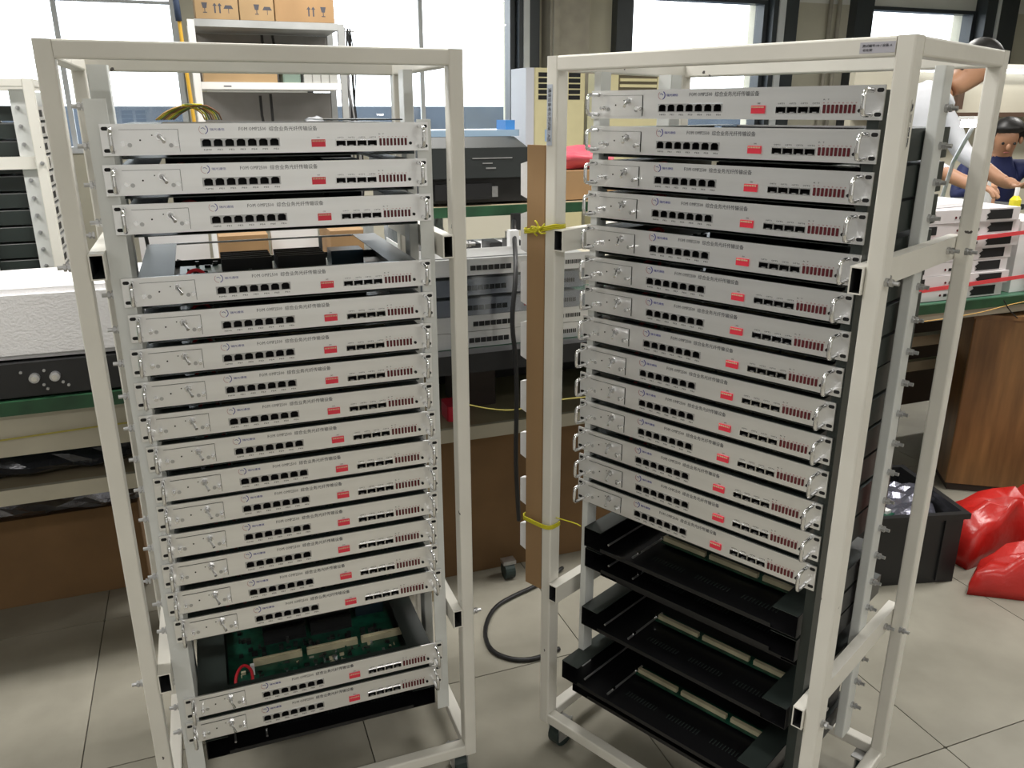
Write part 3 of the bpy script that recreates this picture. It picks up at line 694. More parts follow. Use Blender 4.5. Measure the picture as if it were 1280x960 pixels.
# loop on the floor
tag(MB().tube([(.93, 2.02, .01), (.82, 1.96, .007), (.735, 1.935, .007), (.66, 1.90, .007), (.60, 1.81, .007), (.585, 1.72, .007), (.62, 1.665, .007), (.68, 1.64, .007), (.76, 1.66, .007)], .006, blkp, 8, 2).build('floor_cable', smooth=True), 'black cable curved in a loop on the tiles between the racks', 'cable')
# rubber caster below the middle carton
cf = MB().cyl((.745, 2.045, .026), (.775, 2.045, .026), .026, mat('green_black_rubber', (.02, .035, .032), .5), 18).box(.740, .780, 2.03, 2.06, .050, .062, steel)
tag(cf.build('swivel_wheel'), 'dark green caster on the floor before the middle carton', 'caster')

# ---- on the upper shelf: printer, carton, pink bag
USZ = 1.0945
pr = empty('printer', 'charcoal black desktop printer on the upper shelf between the racks', 'printer', (.60, 2.27, USZ))
MB().bar('z', .006, .075, .0, .34, .02, .36, blkp, .008, 2).build('lower_body', pr)
MB().bar('z', .0755, .158, .0, .32, .0, .36, printer_m, .02, 3).build('upper_body', pr)
MB().add([(.01, .01, .1585), (.31, .01, .1585), (.30, .09, .185), (.02, .09, .185), (.01, .34, .1585), (.31, .34, .1585), (.30, .30, .185), (.02, .30, .185)], [(0, 1, 2, 3), (3, 2, 6, 7), (7, 6, 5, 4), (0, 3, 7, 4), (1, 5, 6, 2), (0, 4, 5, 1)], printer_m).build('lid', pr)
MB().box(.14, .26, -.0015, .0, .128, .131, steel).box(.17, .20, -.0015, 0, .114, .117, steel).box(.18, .21, -.0015, 0, .100, .104, steel).build('glint_marks', pr)  # steel bars put in as the small glints of the front marking
MB().box(.03, .20, .005, .0195, .015, .060, void).box(.19, .22, .012, .0195, .02, .05, steel).build('output_slot', pr)
MB().box(.02, .05, .05, .08, 0, .0059, blkp).box(.28, .31, .05, .08, 0, .0059, blkp).box(.15, .19, .3, .34, 0, .0059, blkp).build('foot', pr)
tag(MB().bar('z', 0, .018, .0, .31, .0, .16, mat('clear_blue_tray', (.30, .42, .55), .2), .01, 2).box(.27, .30, .02, .10, .0182, .045, mat('blue_tape', (.05, .22, .55), .5)).build('plastic_tray', None, (.62, 2.385, USZ + .1855)), 'flat blue-grey plastic tray lying on the printer lid', 'tray')
carton('cardboard_box', .98, 1.31, 2.30, 2.56, USZ + .0005, USZ + .085, 'low brown carton beside the printer under a pink bag', card)
def blob(name, c, r, m, label, seed, amp=.22, cat='bag', n=26, k=14, flat=True):
    rr = random.Random(seed); ph = [rr.uniform(0, 6.28) for _ in range(6)]
    mb = MB(); mb.ball((0, 0, 0), 1, m, n, k); vs = []
    for (x, y, z_) in mb.v:
        w = 1 + amp * (.5 * math.sin(3 * x + ph[0]) * math.cos(4 * y + ph[1]) + .35 * math.sin(7 * y + ph[2] + 3 * z_) + .25 * math.sin(9 * x + 5 * z_ + ph[3])) + rr.uniform(-.03, .03)
        vs.append((c[0] + x * r[0] * w, c[1] + y * r[1] * w, max(c[2], c[2] + r[2] * (z_ * w * .75 + .45)) if flat else c[2] + z_ * r[2] * w))
    mb.v = vs; return tag(mb.build(name, smooth=True), label, cat)
blob('pink_bag', (1.10, 2.43, USZ + .087), (.16, .10, .055), pinkbag, 'crumpled pink plastic bag lying on the low carton beside the printer', 2)
# hanging sample bags behind, below the upper shelf
for i, (x, hgt) in enumerate(((.55, .16), (.62, .20), (.69, .17))):
    o = bundle('sample_bag', 0, .055, 0, -.0, .014, hgt / 2, mat('clear_grey_bag', (.42, .43, .46), .25, bump=.6, bscale=20), ['left', 'middle', 'right'][i] + ' one of the grey plastic bags hanging under the upper shelf', 20 + i, 'bag', 'hanging plastic bags')
    o.location = (x, 2.60, 1.04 - hgt)
    tag(MB().box(0, .02, 0, .004, 0, .03, blkp).build('bag_hook', None, (x + .015, 2.60, 1.041)), ['left', 'middle', 'right'][i] + ' black clip holding a grey bag under the upper shelf', 'clip', 'bag clips')
tag(MB().bar('z', 0, .06, .50, .80, 2.56, 2.64, blkp, .004, 1).build('black_adapter', None, (0, 0, BZ + .17)).__class__ and bpy.data.objects['black_adapter'], 'black box behind the pile on the middle bench', 'box')
bpy.data.objects['black_adapter'].location.z = BZ + .001

# ---- right bench: pile of white units seen from the back
def white_unit(label, z, dx):
    u = empty('stacked_unit', label, 'rack unit', (2.105 + dx, 1.985, z), rad(R.uniform(-.8, .8)), 'white units piled on the right bench')
    MB().bar('z', .0006, .0418, 0, .44, 0, .33, mat('pinkish_white_paint', (.70, .66, .67), .45), .0015, 1).build('chassis', u)
    m = MB().add([(.292, -.001, .006), (.405, -.001, .006), (.405, -.001, .037), (.300, -.001, .037), (.306, -.001, .030), (.290, -.001, .022), (.300, -.001, .014)], [tuple(range(7))], void); m.build('fan_opening', u)
    for k in range(5): MB().box(.175 + k * .017, .188 + k * .017, -.0012, -.0001, .013, .022, void).build('socket', u)
    MB().cyl((.160, 0, .018), (.160, -.0015, .018), .004, ledr, 10).build('connector', u)
    MB().box(.03, .07, -.0012, -.0001, .008, .035, void).build('vent', u)
    return u
zz = BZ + .0015; dxs = [.0, .012, .006, .014, .026, .030, .012]
for k in range(7):
    white_unit('white unit in the red-strapped pile at right, ' + ['bottom', 'second from bottom', 'third from bottom', 'fourth from bottom', 'third from top', 'second from top', 'top'][k] + ' one', zz, dxs[k]); zz += .0423
tp = zz
tag(MB().box(0, .36, 0, .24, 0, .012, paper).build('paper_pad', None, (2.13, 2.02, tp + .001), rad(8)), 'thick white paper sheets lying on the pile of white units', 'paper')
for z_, nm in ((BZ + .052, 'lower'), (BZ + .205, 'upper')):
    m = MB().add([(2.04, 1.974, z_ - .02), (2.9, 1.974, z_ + .012), (2.9, 1.974, z_ + .024), (2.04, 1.974, z_ - .006), (2.04, 1.976, z_ - .02), (2.9, 1.976, z_ + .012), (2.9, 1.976, z_ + .024), (2.04, 1.976, z_ - .006)],
                 [(0, 1, 2, 3), (7, 6, 5, 4), (0, 4, 5, 1), (3, 2, 6, 7), (0, 3, 7, 4), (1, 5, 6, 2)], mat('red_strap', (.75, .07, .08), .35))
    tag(m.build('red_strap'), nm + ' red plastic strap in front of the pile of white units', 'strap', 'red straps')
def bottle(x, y, z, s, body, cap, label):
    e = empty('bottle', label, 'bottle', (x, y, z), 0, 'small bottles')
    MB().cyl((0, 0, 0), (0, 0, .07 * s), .020 * s, body, 16).cyl((0, 0, .07 * s), (0, 0, .085 * s), .020 * s, body, 16, .009 * s).build('bottle_body', e, smooth=False)
    MB().cyl((0, 0, .085 * s), (0, 0, .115 * s), .008 * s, cap, 12).build('cap', e)
    return e
yb = mat('yellow_liquid', (.70, .62, .03), .3)
MB_ = tag(MB().box(2.60, 2.80, 2.0, 2.30, BZ + .001, BZ + .245, whitep).build('white_case'), 'white case beside the pile at the right picture edge', 'case')
bottle(2.625, 2.06, BZ + .247, .9, yb, whitep, 'small bottle of yellow liquid on the white case at right')
tag(MB().bar('z', 0, .03, 0, .12, 0, .1, mat('blue_black_case', (.02, .10, .2), .3), .008, 2).bar('z', .0302, .05, .005, .115, .005, .095, whitep, .008, 2).build('stapler_box', None, (2.66, 1.975, BZ + .060)), 'white and blue device against the white case, right edge', 'device')
tag(MB().tube([(2.05, 1.938, .70), (2.35, 1.935, .705), (2.6, 1.935, .735), (2.8, 1.938, .74)], .0016, mat('orange_wire', (.6, .35, .08), .5), 6, 1).build('orange_wire'), 'thin orange wire along the right bench edge', 'wire')
tag(MB().tube([(2.50, 1.935, .745), (2.53, 1.933, .71), (2.585, 1.938, .675)], .002, blkp, 6, 1).build('black_wire'), 'short black wire over the right bench edge', 'wire')

# ---- floor, right: crate, red bag, wooden case
cr = empty('plastic_crate', 'black plastic crate with foil bags on the floor behind the right rack', 'crate', (2.005, 1.545, 0), rad(-14))
cw, cdp, ch, tk = .40, .33, .215, .006
m = MB(); m.box(-cw, 0, 0, cdp, .001, .007, blkp)
for a in ((-cw, 0, 0, tk), (-cw, 0, cdp - tk, cdp), (-cw, -cw + tk, tk, cdp - tk), (-tk, 0, tk, cdp - tk)): m.box(*a, .007, ch, blkp)
m.build('crate_body', cr)
m = MB(); q = .012
for a in ((-cw - q, q, -q, tk), (-cw - q, q, cdp - tk, cdp + q), (-cw - q, -cw + tk, tk, cdp - tk), (-tk, q, tk, cdp - tk)): m.box(*a, ch + .0002, ch + .018, blkp)
m.build('rim', cr)
for x in (-.06, -.16, -.26, -.36): MB().box(x, x + .008, -.007, -.0002, .01, ch - .001, blkp).build('rib', cr)
def sheet(name, c, w, d, rz, m, label, seed, tilt=.15):
    rr = random.Random(seed); mb = MB(); n = 10; vs = []
    for i in range(n + 1):
        for j in range(n + 1):
            vs.append(((i / n - .5) * w, (j / n - .5) * d, rr.uniform(-.006, .006) + tilt * (j / n - .5) * d))
    t_ = [(x, y, z_ - .006) for x, y, z_ in vs]; K = (n + 1) * (n + 1)
    fs = [(i * (n + 1) + j, (i + 1) * (n + 1) + j, (i + 1) * (n + 1) + j + 1, i * (n + 1) + j + 1) for i in range(n) for j in range(n)]
    fs += [tuple(K + a for a in reversed(f)) for f in fs[:]]
    edge = [i * (n + 1) for i in range(n + 1)] + [n * (n + 1) + j for j in range(1, n + 1)] + [i * (n + 1) + n for i in range(n - 1, -1, -1)] + [j for j in range(n - 1, 0, -1)]
    fs += [(edge[i], edge[(i + 1) % len(edge)], edge[(i + 1) % len(edge)] + K, edge[i] + K) for i in range(len(edge))]
    mb.add(vs + t_, fs, m); return tag(mb.build(name, None, c, rz), label, 'bag')
sheet('foil_bag', (1.93, 1.73, .195), .22, .20, rad(-30), mat('lilac_foil', (.16, .16, .20), .2, metal=.6, bump=.5, bscale=20), 'shiny lilac-grey antistatic bag lying in the black crate', 3, .22)
sheet('foil_bag', (1.76, 1.76, .185), .16, .22, rad(20), foil, 'crumpled silver antistatic bag in the left of the black crate', 5, .1)
tag(MB().box(-.035, .035, -.03, .03, 0, .002, pcb).box(-.02, .0, -.01, .01, .002, .01, blkp).box(.01, .03, -.02, .0, .002, .012, whitep).build('small_circuit_board', None, (1.79, 1.655, .215), rad(12)), 'small green circuit board lying in the black crate', 'circuit board')
def heap(name, pts, zt, m, label, seed):
    # draped plastic heap over an outline
    rr = random.Random(seed); mb = MB(); n = len(pts); cx = sum(p[0] for p in pts) / n; cy = sum(p[1] for p in pts) / n
    P = []
    for i in range(n):
        for s_ in range(4):
            a, b = pts[i], pts[(i + 1) % n]; t = s_ / 4; P.append((a[0] * (1 - t) + b[0] * t, a[1] * (1 - t) + b[1] * t))
    K = len(P); vs = []
    rings = [(1.0, 0), (1.0, .25), (.93, .62), (.78, .86), (.55, .98), (.28, 1.0)]
    for q_, (s_, h) in enumerate(rings):
        for i, p in enumerate(P):
            j = rr.uniform(-.018, .018) if q_ else 0
            cr_ = .018 * math.sin(i * 1.9 + q_) + .012 * math.sin(i * .8)
            vs.append((cx + (p[0] - cx) * (s_ + j), cy + (p[1] - cy) * (s_ + j), max(0.001, zt * h + (cr_ + rr.uniform(-.008, .008) if q_ > 1 else 0))))
    vs.append((cx, cy, zt)); fs = [(r_ * K + i, r_ * K + (i + 1) % K, (r_ + 1) * K + (i + 1) % K, (r_ + 1) * K + i) for r_ in range(len(rings) - 1) for i in range(K)]
    L0 = (len(rings) - 1) * K; fs += [(L0 + i, L0 + (i + 1) % K, len(vs) - 1) for i in range(K)] + [tuple(range(K - 1, -1, -1))]
    mb.add(vs, fs, m); return tag(mb.build(name, smooth=True), label, 'bag', 'red plastic bags')
heap('red_bag', [(1.985, 1.475), (2.12, 1.385), (2.55, 1.25), (2.62, 1.42), (2.30, 1.56), (2.07, 1.53)], .105, redbag, 'crumpled red plastic bag on the tiles beside the black crate, the nearer fold', 4)
heap('red_bag', [(2.10, 1.575), (2.32, 1.60), (2.66, 1.46), (2.80, 1.60), (2.50, 1.74), (2.20, 1.78), (2.09, 1.69)], .165, redbag, 'crumpled red plastic bag behind the other one, next to the wooden case', 8)
wc = empty('wooden_case', 'brown wooden case standing on the floor under the right bench', 'case', (2.50, 2.03, 0), rad(-34))
MB().bar('z', .03, .66, 0, .52, 0, .26, wood, .004, 1).build('case_body', wc)
MB().box(.01, .51, .01, .25, .0005, .0298, mat('dark_plinth', (.03, .02, .015), .7)).build('plinth', wc)
MB().box(-.006, .526, -.006, .266, .6605, .676, wood).build('case_top', wc)

# ================================================================== BACKGROUND
# rack seen sideways at the far left
rackF = rack('white steel rack frame seen from its side at the far left edge', (-.43, 3.02), rad(90), 1.448, (.03, .03), 'L', .20, rail_dz=(.232, 1.0))
for k in range(17):
    u = empty('stored_tray', 'dark unit in the side-on rack at the far left, ' + (ORD[k] + ' from the top' if k else 'topmost'), 'rack unit', (-.43 - .034, 3.02 + .08, 1.448 - .125 - .054 * k), rad(90), 'dark units in the far left rack')
    MB().box(0, .44, .004, .34, .001, .045, dark).box(0.0, .44, .004, .34, .0455, .0465, galv).build('chassis', u)
    MB().box(-.018, .458, 0, .0035, .001, .0455, alu).build('front_panel', u)
    for q in range(3): MB().box(.02 + q * .14, .10 + q * .14, -.001, -.0001, .012, .034, void).build('port_bank', u)
# cream cabinet air conditioners by the window wall
def aircon(x0, x1, label, mk):
    e = empty('air_conditioner', label, 'air conditioner', (x0, 6.85, 0), 0, 'cream floor air conditioners'); w = x1 - x0
    MB().bar('z', .06, 1.70, 0, w, 0, .38, acm, .02, 3).build('cabinet', e)
    MB().box(.02, w - .02, .02, .36, 0, .0598, acl).build('plinth', e)
    if mk: MB().box(-.075, -.001, .01, .37, .001, 1.70, acl).build('side_cover', e)
    if mk:
        for xa in (.035, w * .66):
            for k in range(5): MB().box(xa, xa + .11, -.003, -.0001, 1.445 + k * .046, 1.480 + k * .046, void).build('vent_slot', e)
        MB().box(.03, w - .03, -.002, -.0001, 1.035, 1.042, taupe).build('seam', e)
        MB().box(.10, .16, -.004, -.0001, 1.10, 1.20, mat('blue_badge', (.35, .5, .75), .4)).build('energy_badge', e)
    else:
        for k in range(5): MB().box(.13, w - .06, -.012, -.0001, 1.45 + k * .05, 1.475 + k * .05, acm).build('louvre', e)
        MB().box(.12, w - .05, -.0002, .0, 1.44, 1.69, mat('dark_gap', (.12, .10, .06), .7)).build('louvre_gap', e)
    for k in range(6): MB().box(w * .42, w * .60, -.012, -.0001, .30 + k * .042, .325 + k * .042, acm).build('intake_slat', e)
    return e
aircon(2.80, 3.28, 'cream cabinet air conditioner with two dark slotted vents beside the left window', True)
aircon(3.48, 4.04, 'cream cabinet air conditioner with horizontal louvres behind the right rack', False)
# steel shelving with cartons
sh = empty('steel_shelving', 'galvanised steel shelving loaded with cartons in front of the windows', 'shelving', (.06, 5.0, 0))
for x in (0, .79):
    for y in (0, .40): MB().box(x, x + .035, y, y + .035, 0, 1.815, galv if x else whitep).build('post', sh)
for z_ in (.35, .90, 1.468, 1.782):
    MB().box(.0355, .7895, .0, .435, z_, z_ + .036, galv if z_ > 1.7 else whitep).build('shelf', sh)
MB().box(.036, .789, .41, .42, .95, 1.46, grey).build('back_panel', sh)
MB().box(.036, .789, .41, .42, 1.51, 1.78, grey).build('back_panel', sh)
MB().box(.15, .19, -.001, -.0001, 1.480, 1.486, ink).build('shelf_mark', sh)
carton('cardboard_box', .105, .325, 5.0, 5.36, 1.8185, 2.15, 'left pale carton on top of the steel shelving, printed with arrows', cardl, 'cartons on top of the steel shelving', marks=[('cup', -.06, .03, .05), ('up', 0, .03, .05), ('umb', .06, .03, .05)])
carton('cardboard_box', .330, .510, 5.0, 5.36, 1.8185, 2.15, 'middle carton on top of the steel shelving, printed with a glass sign', cardl, 'cartons on top of the steel shelving', marks=[('cup', .0, .03, .05), ('umb', .055, .03, .05)])
carton('cardboard_box', .515, .835, 5.0, 5.36, 1.8185, 2.17, 'right darker carton on top of the steel shelving', card, 'cartons on top of the steel shelving', marks=[('up', .03, .03, .05), ('cup', .1, .03, .05)])
carton('cardboard_box', .11, .50, 5.02, 5.30, 1.505, 1.59, 'low pale carton on the second board of the steel shelving', cardl)
tag(MB().bar('z', 0, .08, 0, .10, 0, .2, mat('grey_green_pack', (.16, .22, .18), .5), .01, 2).build('green_pack', None, (.53, 5.03, 1.505)), 'grey-green pack between the low carton and the clear bins', 'pack')
for k in range(4):
    e = empty('storage_bin', 'clear grey plastic bin on the steel shelving, ' + ['leftmost', 'second from left', 'third from left', 'rightmost'][k] + ' of four', 'bin', (.645 + k * .048, 5.02, 1.505), 0, 'clear bins on the steel shelving')
    MB().bar('z', 0, .062, 0, .046, 0, .2, mat('clear_grey_plastic', (.40, .40, .38), .3), .003, 1).build('bin_body', e); MB().box(-.0005, .0465, -.001, .2, .0622, .088, whitep).build('bin_label', e)
for i, (x, a, b) in enumerate(((.36, 1.25, 1.44), (.42, 1.2, 1.45), (.40, 1.66, 1.77), (.46, 1.68, 1.77))):
    tag(MB().tube([(x + .06, 5.30, b), (x + .06, 5.30, a + .08), (x + .07, 5.30, a)], .008, blkp, 6).build('hanging_strap'), ['left strap under the second board', 'right strap under the second board', 'left strap under the top board', 'right strap under the top board'][i] + ' of the steel shelving', 'strap', 'dark straps in the shelving')
blob('plastic_bag', (.70, 5.1, 1.18), (.09, .07, .12), mat('clear_grey_bag', (.42, .43, .46), .25, bump=.6, bscale=20), 'grey crumpled plastic bag seen just above the top left silver unit', 6)
tag(MB().box(.38, .54, 5.02, 5.14, .9365, 1.17, whitep).build('white_case'), 'white case standing on the shelving behind the top left silver unit', 'case')
m = MB(); rr = random.Random(2)
for k in range(7):
    x = .885 + rr.uniform(-.01, .05); y = 5.0 + rr.uniform(-.02, .2)
    m.tube([(x, y, 1.80), (x + rr.uniform(-.01, .03), y, 1.6), (x + rr.uniform(-.01, .04), y, 1.35), (x + rr.uniform(0, .06), y, 1.05), (x + rr.uniform(0, .04), y, .7)], rr.uniform(.003, .006), rr.choice([blkp, blkp, deskg]), 6, 1)
m.cyl((.80, 5.1, 1.79), (.96, 5.1, 1.79), .006, steel, 8)
o = tag(m.build('cable_bundle'), 'bundle of thin dark cables hanging at the right end of the steel shelving', 'cables')
tag(MB().tube([(.02, 4.97, 1.85), (.025, 4.97, 1.62), (.035, 4.97, 1.35), (.045, 4.97, 1.0)], .010, mat('orange_yellow_cord', (.62, .36, .03), .5), 8, 1).build('orange_rope', smooth=True), 'orange and yellow cord hanging down the left post of the shelving', 'cord')
tag(MB().tube([(.0, 4.95, 2.4), (.01, 4.95, 2.1), (.02, 4.96, 1.80)], .016, mat('blue_grey_hose', (.03, .05, .10), .5), 8, 1).build('dark_hose', smooth=True), 'dark blue hose hanging left of the steel shelving', 'hose')
# post at the left window
struct('trim_7', MB().box(.03, .19, WB - .10, WB - .001, 0, 2.9, wallp))
# goods on the second bench, seen through the gap of the left rack
carton('cardboard_box', .07, .275, 3.75, 4.1, .6305, .84, 'brown carton on the rear bench seen through the left rack gap, left one', card, 'cartons on the rear bench')
carton('cardboard_box', .545, .70, 3.75, 4.1, .6305, .84, 'brown carton on the rear bench seen through the left rack gap, right one', card, 'cartons on the rear bench')
tag(MB().box(.30, .51, 3.9, 3.94, .6305, .90, paper).build('white_board'), 'white sheet standing between two cartons on the rear bench', 'board')
tag(MB().box(-.25, .03, 3.85, 3.88, .6305, .86, paper).build('white_board'), 'white sheet standing left of the cartons on the rear bench', 'board')
m = MB(); rr = random.Random(11)
for k in range(16):
    x = rr.uniform(-.55, .03); y = rr.uniform(3.72, 3.82); m.tube([(x, y, .64), (x + rr.uniform(-.1, .1), y, .64 + rr.uniform(.05, .2)), (x + rr.uniform(-.2, .2), y + .02, .64 + rr.uniform(.0, .1)), (x + rr.uniform(-.2, .2), y, .636)], .004, rr.choice([blkp, blkp, deskg, redw]), 5, 1)
o = tag(m.build('cable_tangle'), 'tangle of black cables on the rear bench behind the left rack', 'cables')
tag(MB().bar('z', 0, .08, 0, .3, 0, .2, blkp, .01, 2).build('black_case', None, (-.75, 3.8, .631)), 'black case on the rear bench at far left', 'case')
# cream partition and drawer behind the middle
struct('wall_partition', MB().box(.95, 2.6, 5.9, 5.96, 0, .98, mat('pale_partition', (.60, .57, .47), .6)))
# things left on top of / in the left rack top unit
m = MB(); rr = random.Random(8)
cols = [mat('orange_wire', (.6, .35, .08), .5), yel, mat('olive_wire', (.16, .2, .06), .5), cols_ := mat('brown_wire', (.25, .1, .04), .5)]
for k in range(8):
    x = -.03 + k * .004; m.tube([(x - .02, 1.62, 1.337), (x, 1.60, 1.352), (x + .03, 1.59, 1.362 + .002 * (k % 3)), (x + .055, 1.60, 1.350), (x + .06, 1.62, 1.337)], .0014, cols[k % 4], 5, 1)
tag(m.build('wire_bundle'), 'small bundle of orange and olive wires on the topmost left unit', 'wires')
tag(MB().box(.205, .335, 1.40, 1.62, 1.3365, 1.338, dark).box(.205, .335, 1.398, 1.400, 1.3365, 1.3385, dark).build('metal_sheet', None, (0, 0, .0)), 'loose dark metal lid lying on the right of the topmost left unit', 'lid')
tag(MB().tube([(-.165, 1.80, 1.24), (-.12, 1.80, 1.2), (-.10, 1.80, 1.12), (-.105, 1.80, .98), (-.09, 1.80, .86), (-.08, 1.97, .765)], .004, blkp, 6, 2).build('black_cable', smooth=True), 'thin black cable hanging behind the left rack upper left corner', 'cable')
tag(MB().box(-.36, .02, 2.30, 2.36, .762, .80, mat('pink_white_pack', (.7, .6, .62), .5)).build('flat_pack', None, (0, 0, -.011)), 'flat pinkish white pack on the bench behind the left rack', 'pack')

# ---- far right: partition with shelf light, lamp, bottles, bench in front of the workers
struct('wall_cubicle', MB().box(4.9, 9.8, 5.4, 5.46, 0, 1.72, wallp))
tag(MB().box(4.9, 7.5, 5.20, 5.395, 1.30, 1.335, mat('dark_brown_rail', (.10, .06, .04), .6)).build('wall_shelf'), 'dark brown shelf rail on the cream partition at right', 'shelf')
fxr = empty('tube_lamp', 'white tube lamp mounted along the top of the cream partition', 'lamp', (6.1, 5.30, 1.64))
MB().box(-.7, .9, 0, .08, .035, .07, whitep).build('housing', fxr); MB().cyl((-.65, .03, .017), (.85, .03, .017), .014, tubem, 12).build('tube', fxr)
tag(MB().box(5.95, 6.02, 5.36, 5.395, 1.36, 1.63, mat('dark_brown_rail', (.10, .06, .04), .6)).build('partition_post'), 'dark brown upright on the cream partition', 'post')
b3 = empty('bench', 'dark bench in front of the workers at the right edge', 'bench', (0, 0, 0))
MB().box(3.15, 4.36, 3.36, 3.78, .82, .85, mat('dark_bench_top', (.03, .035, .035), .5)).build('worktop', b3)
for x in (3.2, 4.28):
    for y in (3.38, 3.72): MB().box(x, x + .05, y, y + .05, 0, .8198, galv).build('leg', b3)
for i, (x, y, c_) in enumerate(((4.02, 3.42, mat('green_glass', (.05, .28, .14), .3)), (4.10, 3.50, yb), (4.06, 3.36, whitep), (4.18, 3.44, mat('peach_plastic', (.75, .4, .25), .4)))):
    bottle(x, y, .852, 1.2 + .2 * (i % 2), c_, [whitep, blkp, whitep, redsw][i], ['green bottle', 'yellow bottle', 'white bottle', 'peach coloured bottle'][i] + ' on the dark bench beside the seated worker')
dl = empty('desk_lamp', 'glowing white desk lamp between the two rear posts of the right rack', 'lamp', (3.22, 3.10, 0))
dl.location = (2.89, 2.60, BZ + .0008)
MB().cyl((0, 0, 0), (0, 0, .012), .07, whitep, 20).build('base', dl); MB().tube([(0, 0, .012), (0, 0, .35), (-.0, -.10, .56)], .008, steel, 8, 1).build('arm', dl)
MB().box(-.06, .06, -.14, -.07, .565, .578, whitep).build('shade', dl); MB().box(-.05, .05, -.135, -.075, .538, .5648, mat('lamp_tube_glow', (.97, .95, 1), .4, emit=9)).build('tube', dl)

# ================================================================== PEOPLE
def person(name, label, J, E, RADS, headc, headr, face_dir, regions, hairm, loc, rz, extra=None):
    """J joints dict, E edges; skinned into one body; head is part of the same chain"""
    root = empty(name, label, 'person', loc, rz)
    names = list(J); me = bpy.data.meshes.new('body'); me.from_pydata([J[n] for n in names], [(names.index(a), names.index(b)) for a, b in E], [])
    o = bpy.data.objects.new('body', me); COL.objects.link(o)
    sk = o.modifiers.new('s', 'SKIN'); sk.use_smooth_shade = True
    for i, n in enumerate(names):
        r_ = RADS[n]; me.skin_vertices[0].data[i].radius = r_ if hasattr(r_, '__len__') else (r_, r_)
        me.skin_vertices[0].data[i].use_root = (n == 'pelvis')
    sb = o.modifiers.new('u', 'SUBSURF'); sb.levels = 3; sb.render_levels = 3
    dg = bpy.context.evaluated_depsgraph_get(); nm = bpy.data.meshes.new_from_object(o.evaluated_get(dg)); bpy.data.objects.remove(o)
    mats_ = [skin] + [r[0] for r in regions]; nm.materials.clear()
    for m_ in mats_: nm.materials.append(m_)
    for p in nm.polygons:
        c = p.center; k = 0
        for i, (m_, fn) in enumerate(regions):
            if fn(c): k = i + 1
        p.material_index = k; p.use_smooth = True
    b = link('body', nm, root)
    # face details
    f = Vector(face_dir).normalized(); side = f.cross(Vector((0, 0, 1))).normalized(); up = side.cross(f); c = Vector(headc); r0 = headr
    fm_ = MB()
    fm_.ball(tuple(c + f * r0 * 1.02 - up * r0 * .12), (r0 * .16, r0 * .16, r0 * .24), skin, 10, 8)
    for s_ in (-1, 1):
        fm_.ball(tuple(c + f * r0 * .86 + side * s_ * r0 * .36 + up * r0 * .08), r0 * .10, void, 8, 6)
        fm_.ball(tuple(c + side * s_ * r0 * .92 - up * r0 * .08), (r0 * .14, r0 * .14, r0 * .26), skin, 8, 6)
    fm_.ball(tuple(c + f * r0 * .88 - up * r0 * .58), (r0 * .20, r0 * .20, r0 * .05), mat('lips', (.35, .12, .10), .5), 10, 6)
    fm_.build('face', root, smooth=True)
    h = MB(); h.ball((0, 0, 0), 1, hairm, 28, 18); vs = []; rr = random.Random(1)
    for p in h.v:
        v = Vector(p); fr, uu = v.dot(f), v.dot(up)
        k_ = 1.16
        if fr > .05 and uu < .42 + .25 * fr: k_ = .55
        elif fr <= .05 and uu < -.42: k_ = .62
        w = c + up * r0 * .16 - f * r0 * .10 + Vector((v.x * r0 * k_, v.y * r0 * k_, v.z * r0 * k_ * 1.14))
        vs.append(tuple(w + Vector((rr.uniform(-1, 1), rr.uniform(-1, 1), rr.uniform(-1, 1))) * r0 * .02))
    h.v = vs; h.build('hair', root, smooth=True)
    return root
def std_joints(P):
    return P
def fingers(J, E, RD, wrist, tip_dir, side, pre):
    w = Vector(J[wrist]); d = Vector(tip_dir).normalized(); s_ = Vector(side).normalized(); n = d.cross(s_)
    J[pre + 'palm'] = tuple(w + d * .06); RD[pre + 'palm'] = (.034, .018); E.append((wrist, pre + 'palm'))
    for k, (off_, ln) in enumerate(((-.026, .060), (-.009, .075), (.009, .072), (.026, .056))):
        a = w + d * .095 + s_ * off_; b_ = a + d * ln * .5 - n * .010; c_ = b_ + d * ln * .35 - n * .022
        for q, p in zip('abc', (a, b_, c_)): J[pre + 'f%d%s' % (k, q)] = tuple(p); RD[pre + 'f%d%s' % (k, q)] = .0085
        E += [(pre + 'palm', pre + 'f%da' % k), (pre + 'f%da' % k, pre + 'f%db' % k), (pre + 'f%db' % k, pre + 'f%dc' % k)]
    a = w + d * .035 - s_ * .034; b_ = a + d * .035 - s_ * .018; J[pre + 'ta'] = tuple(a); J[pre + 'tb'] = tuple(b_); RD[pre + 'ta'] = .011; RD[pre + 'tb'] = .009
    E += [(pre + 'palm', pre + 'ta'), (pre + 'ta', pre + 'tb')]

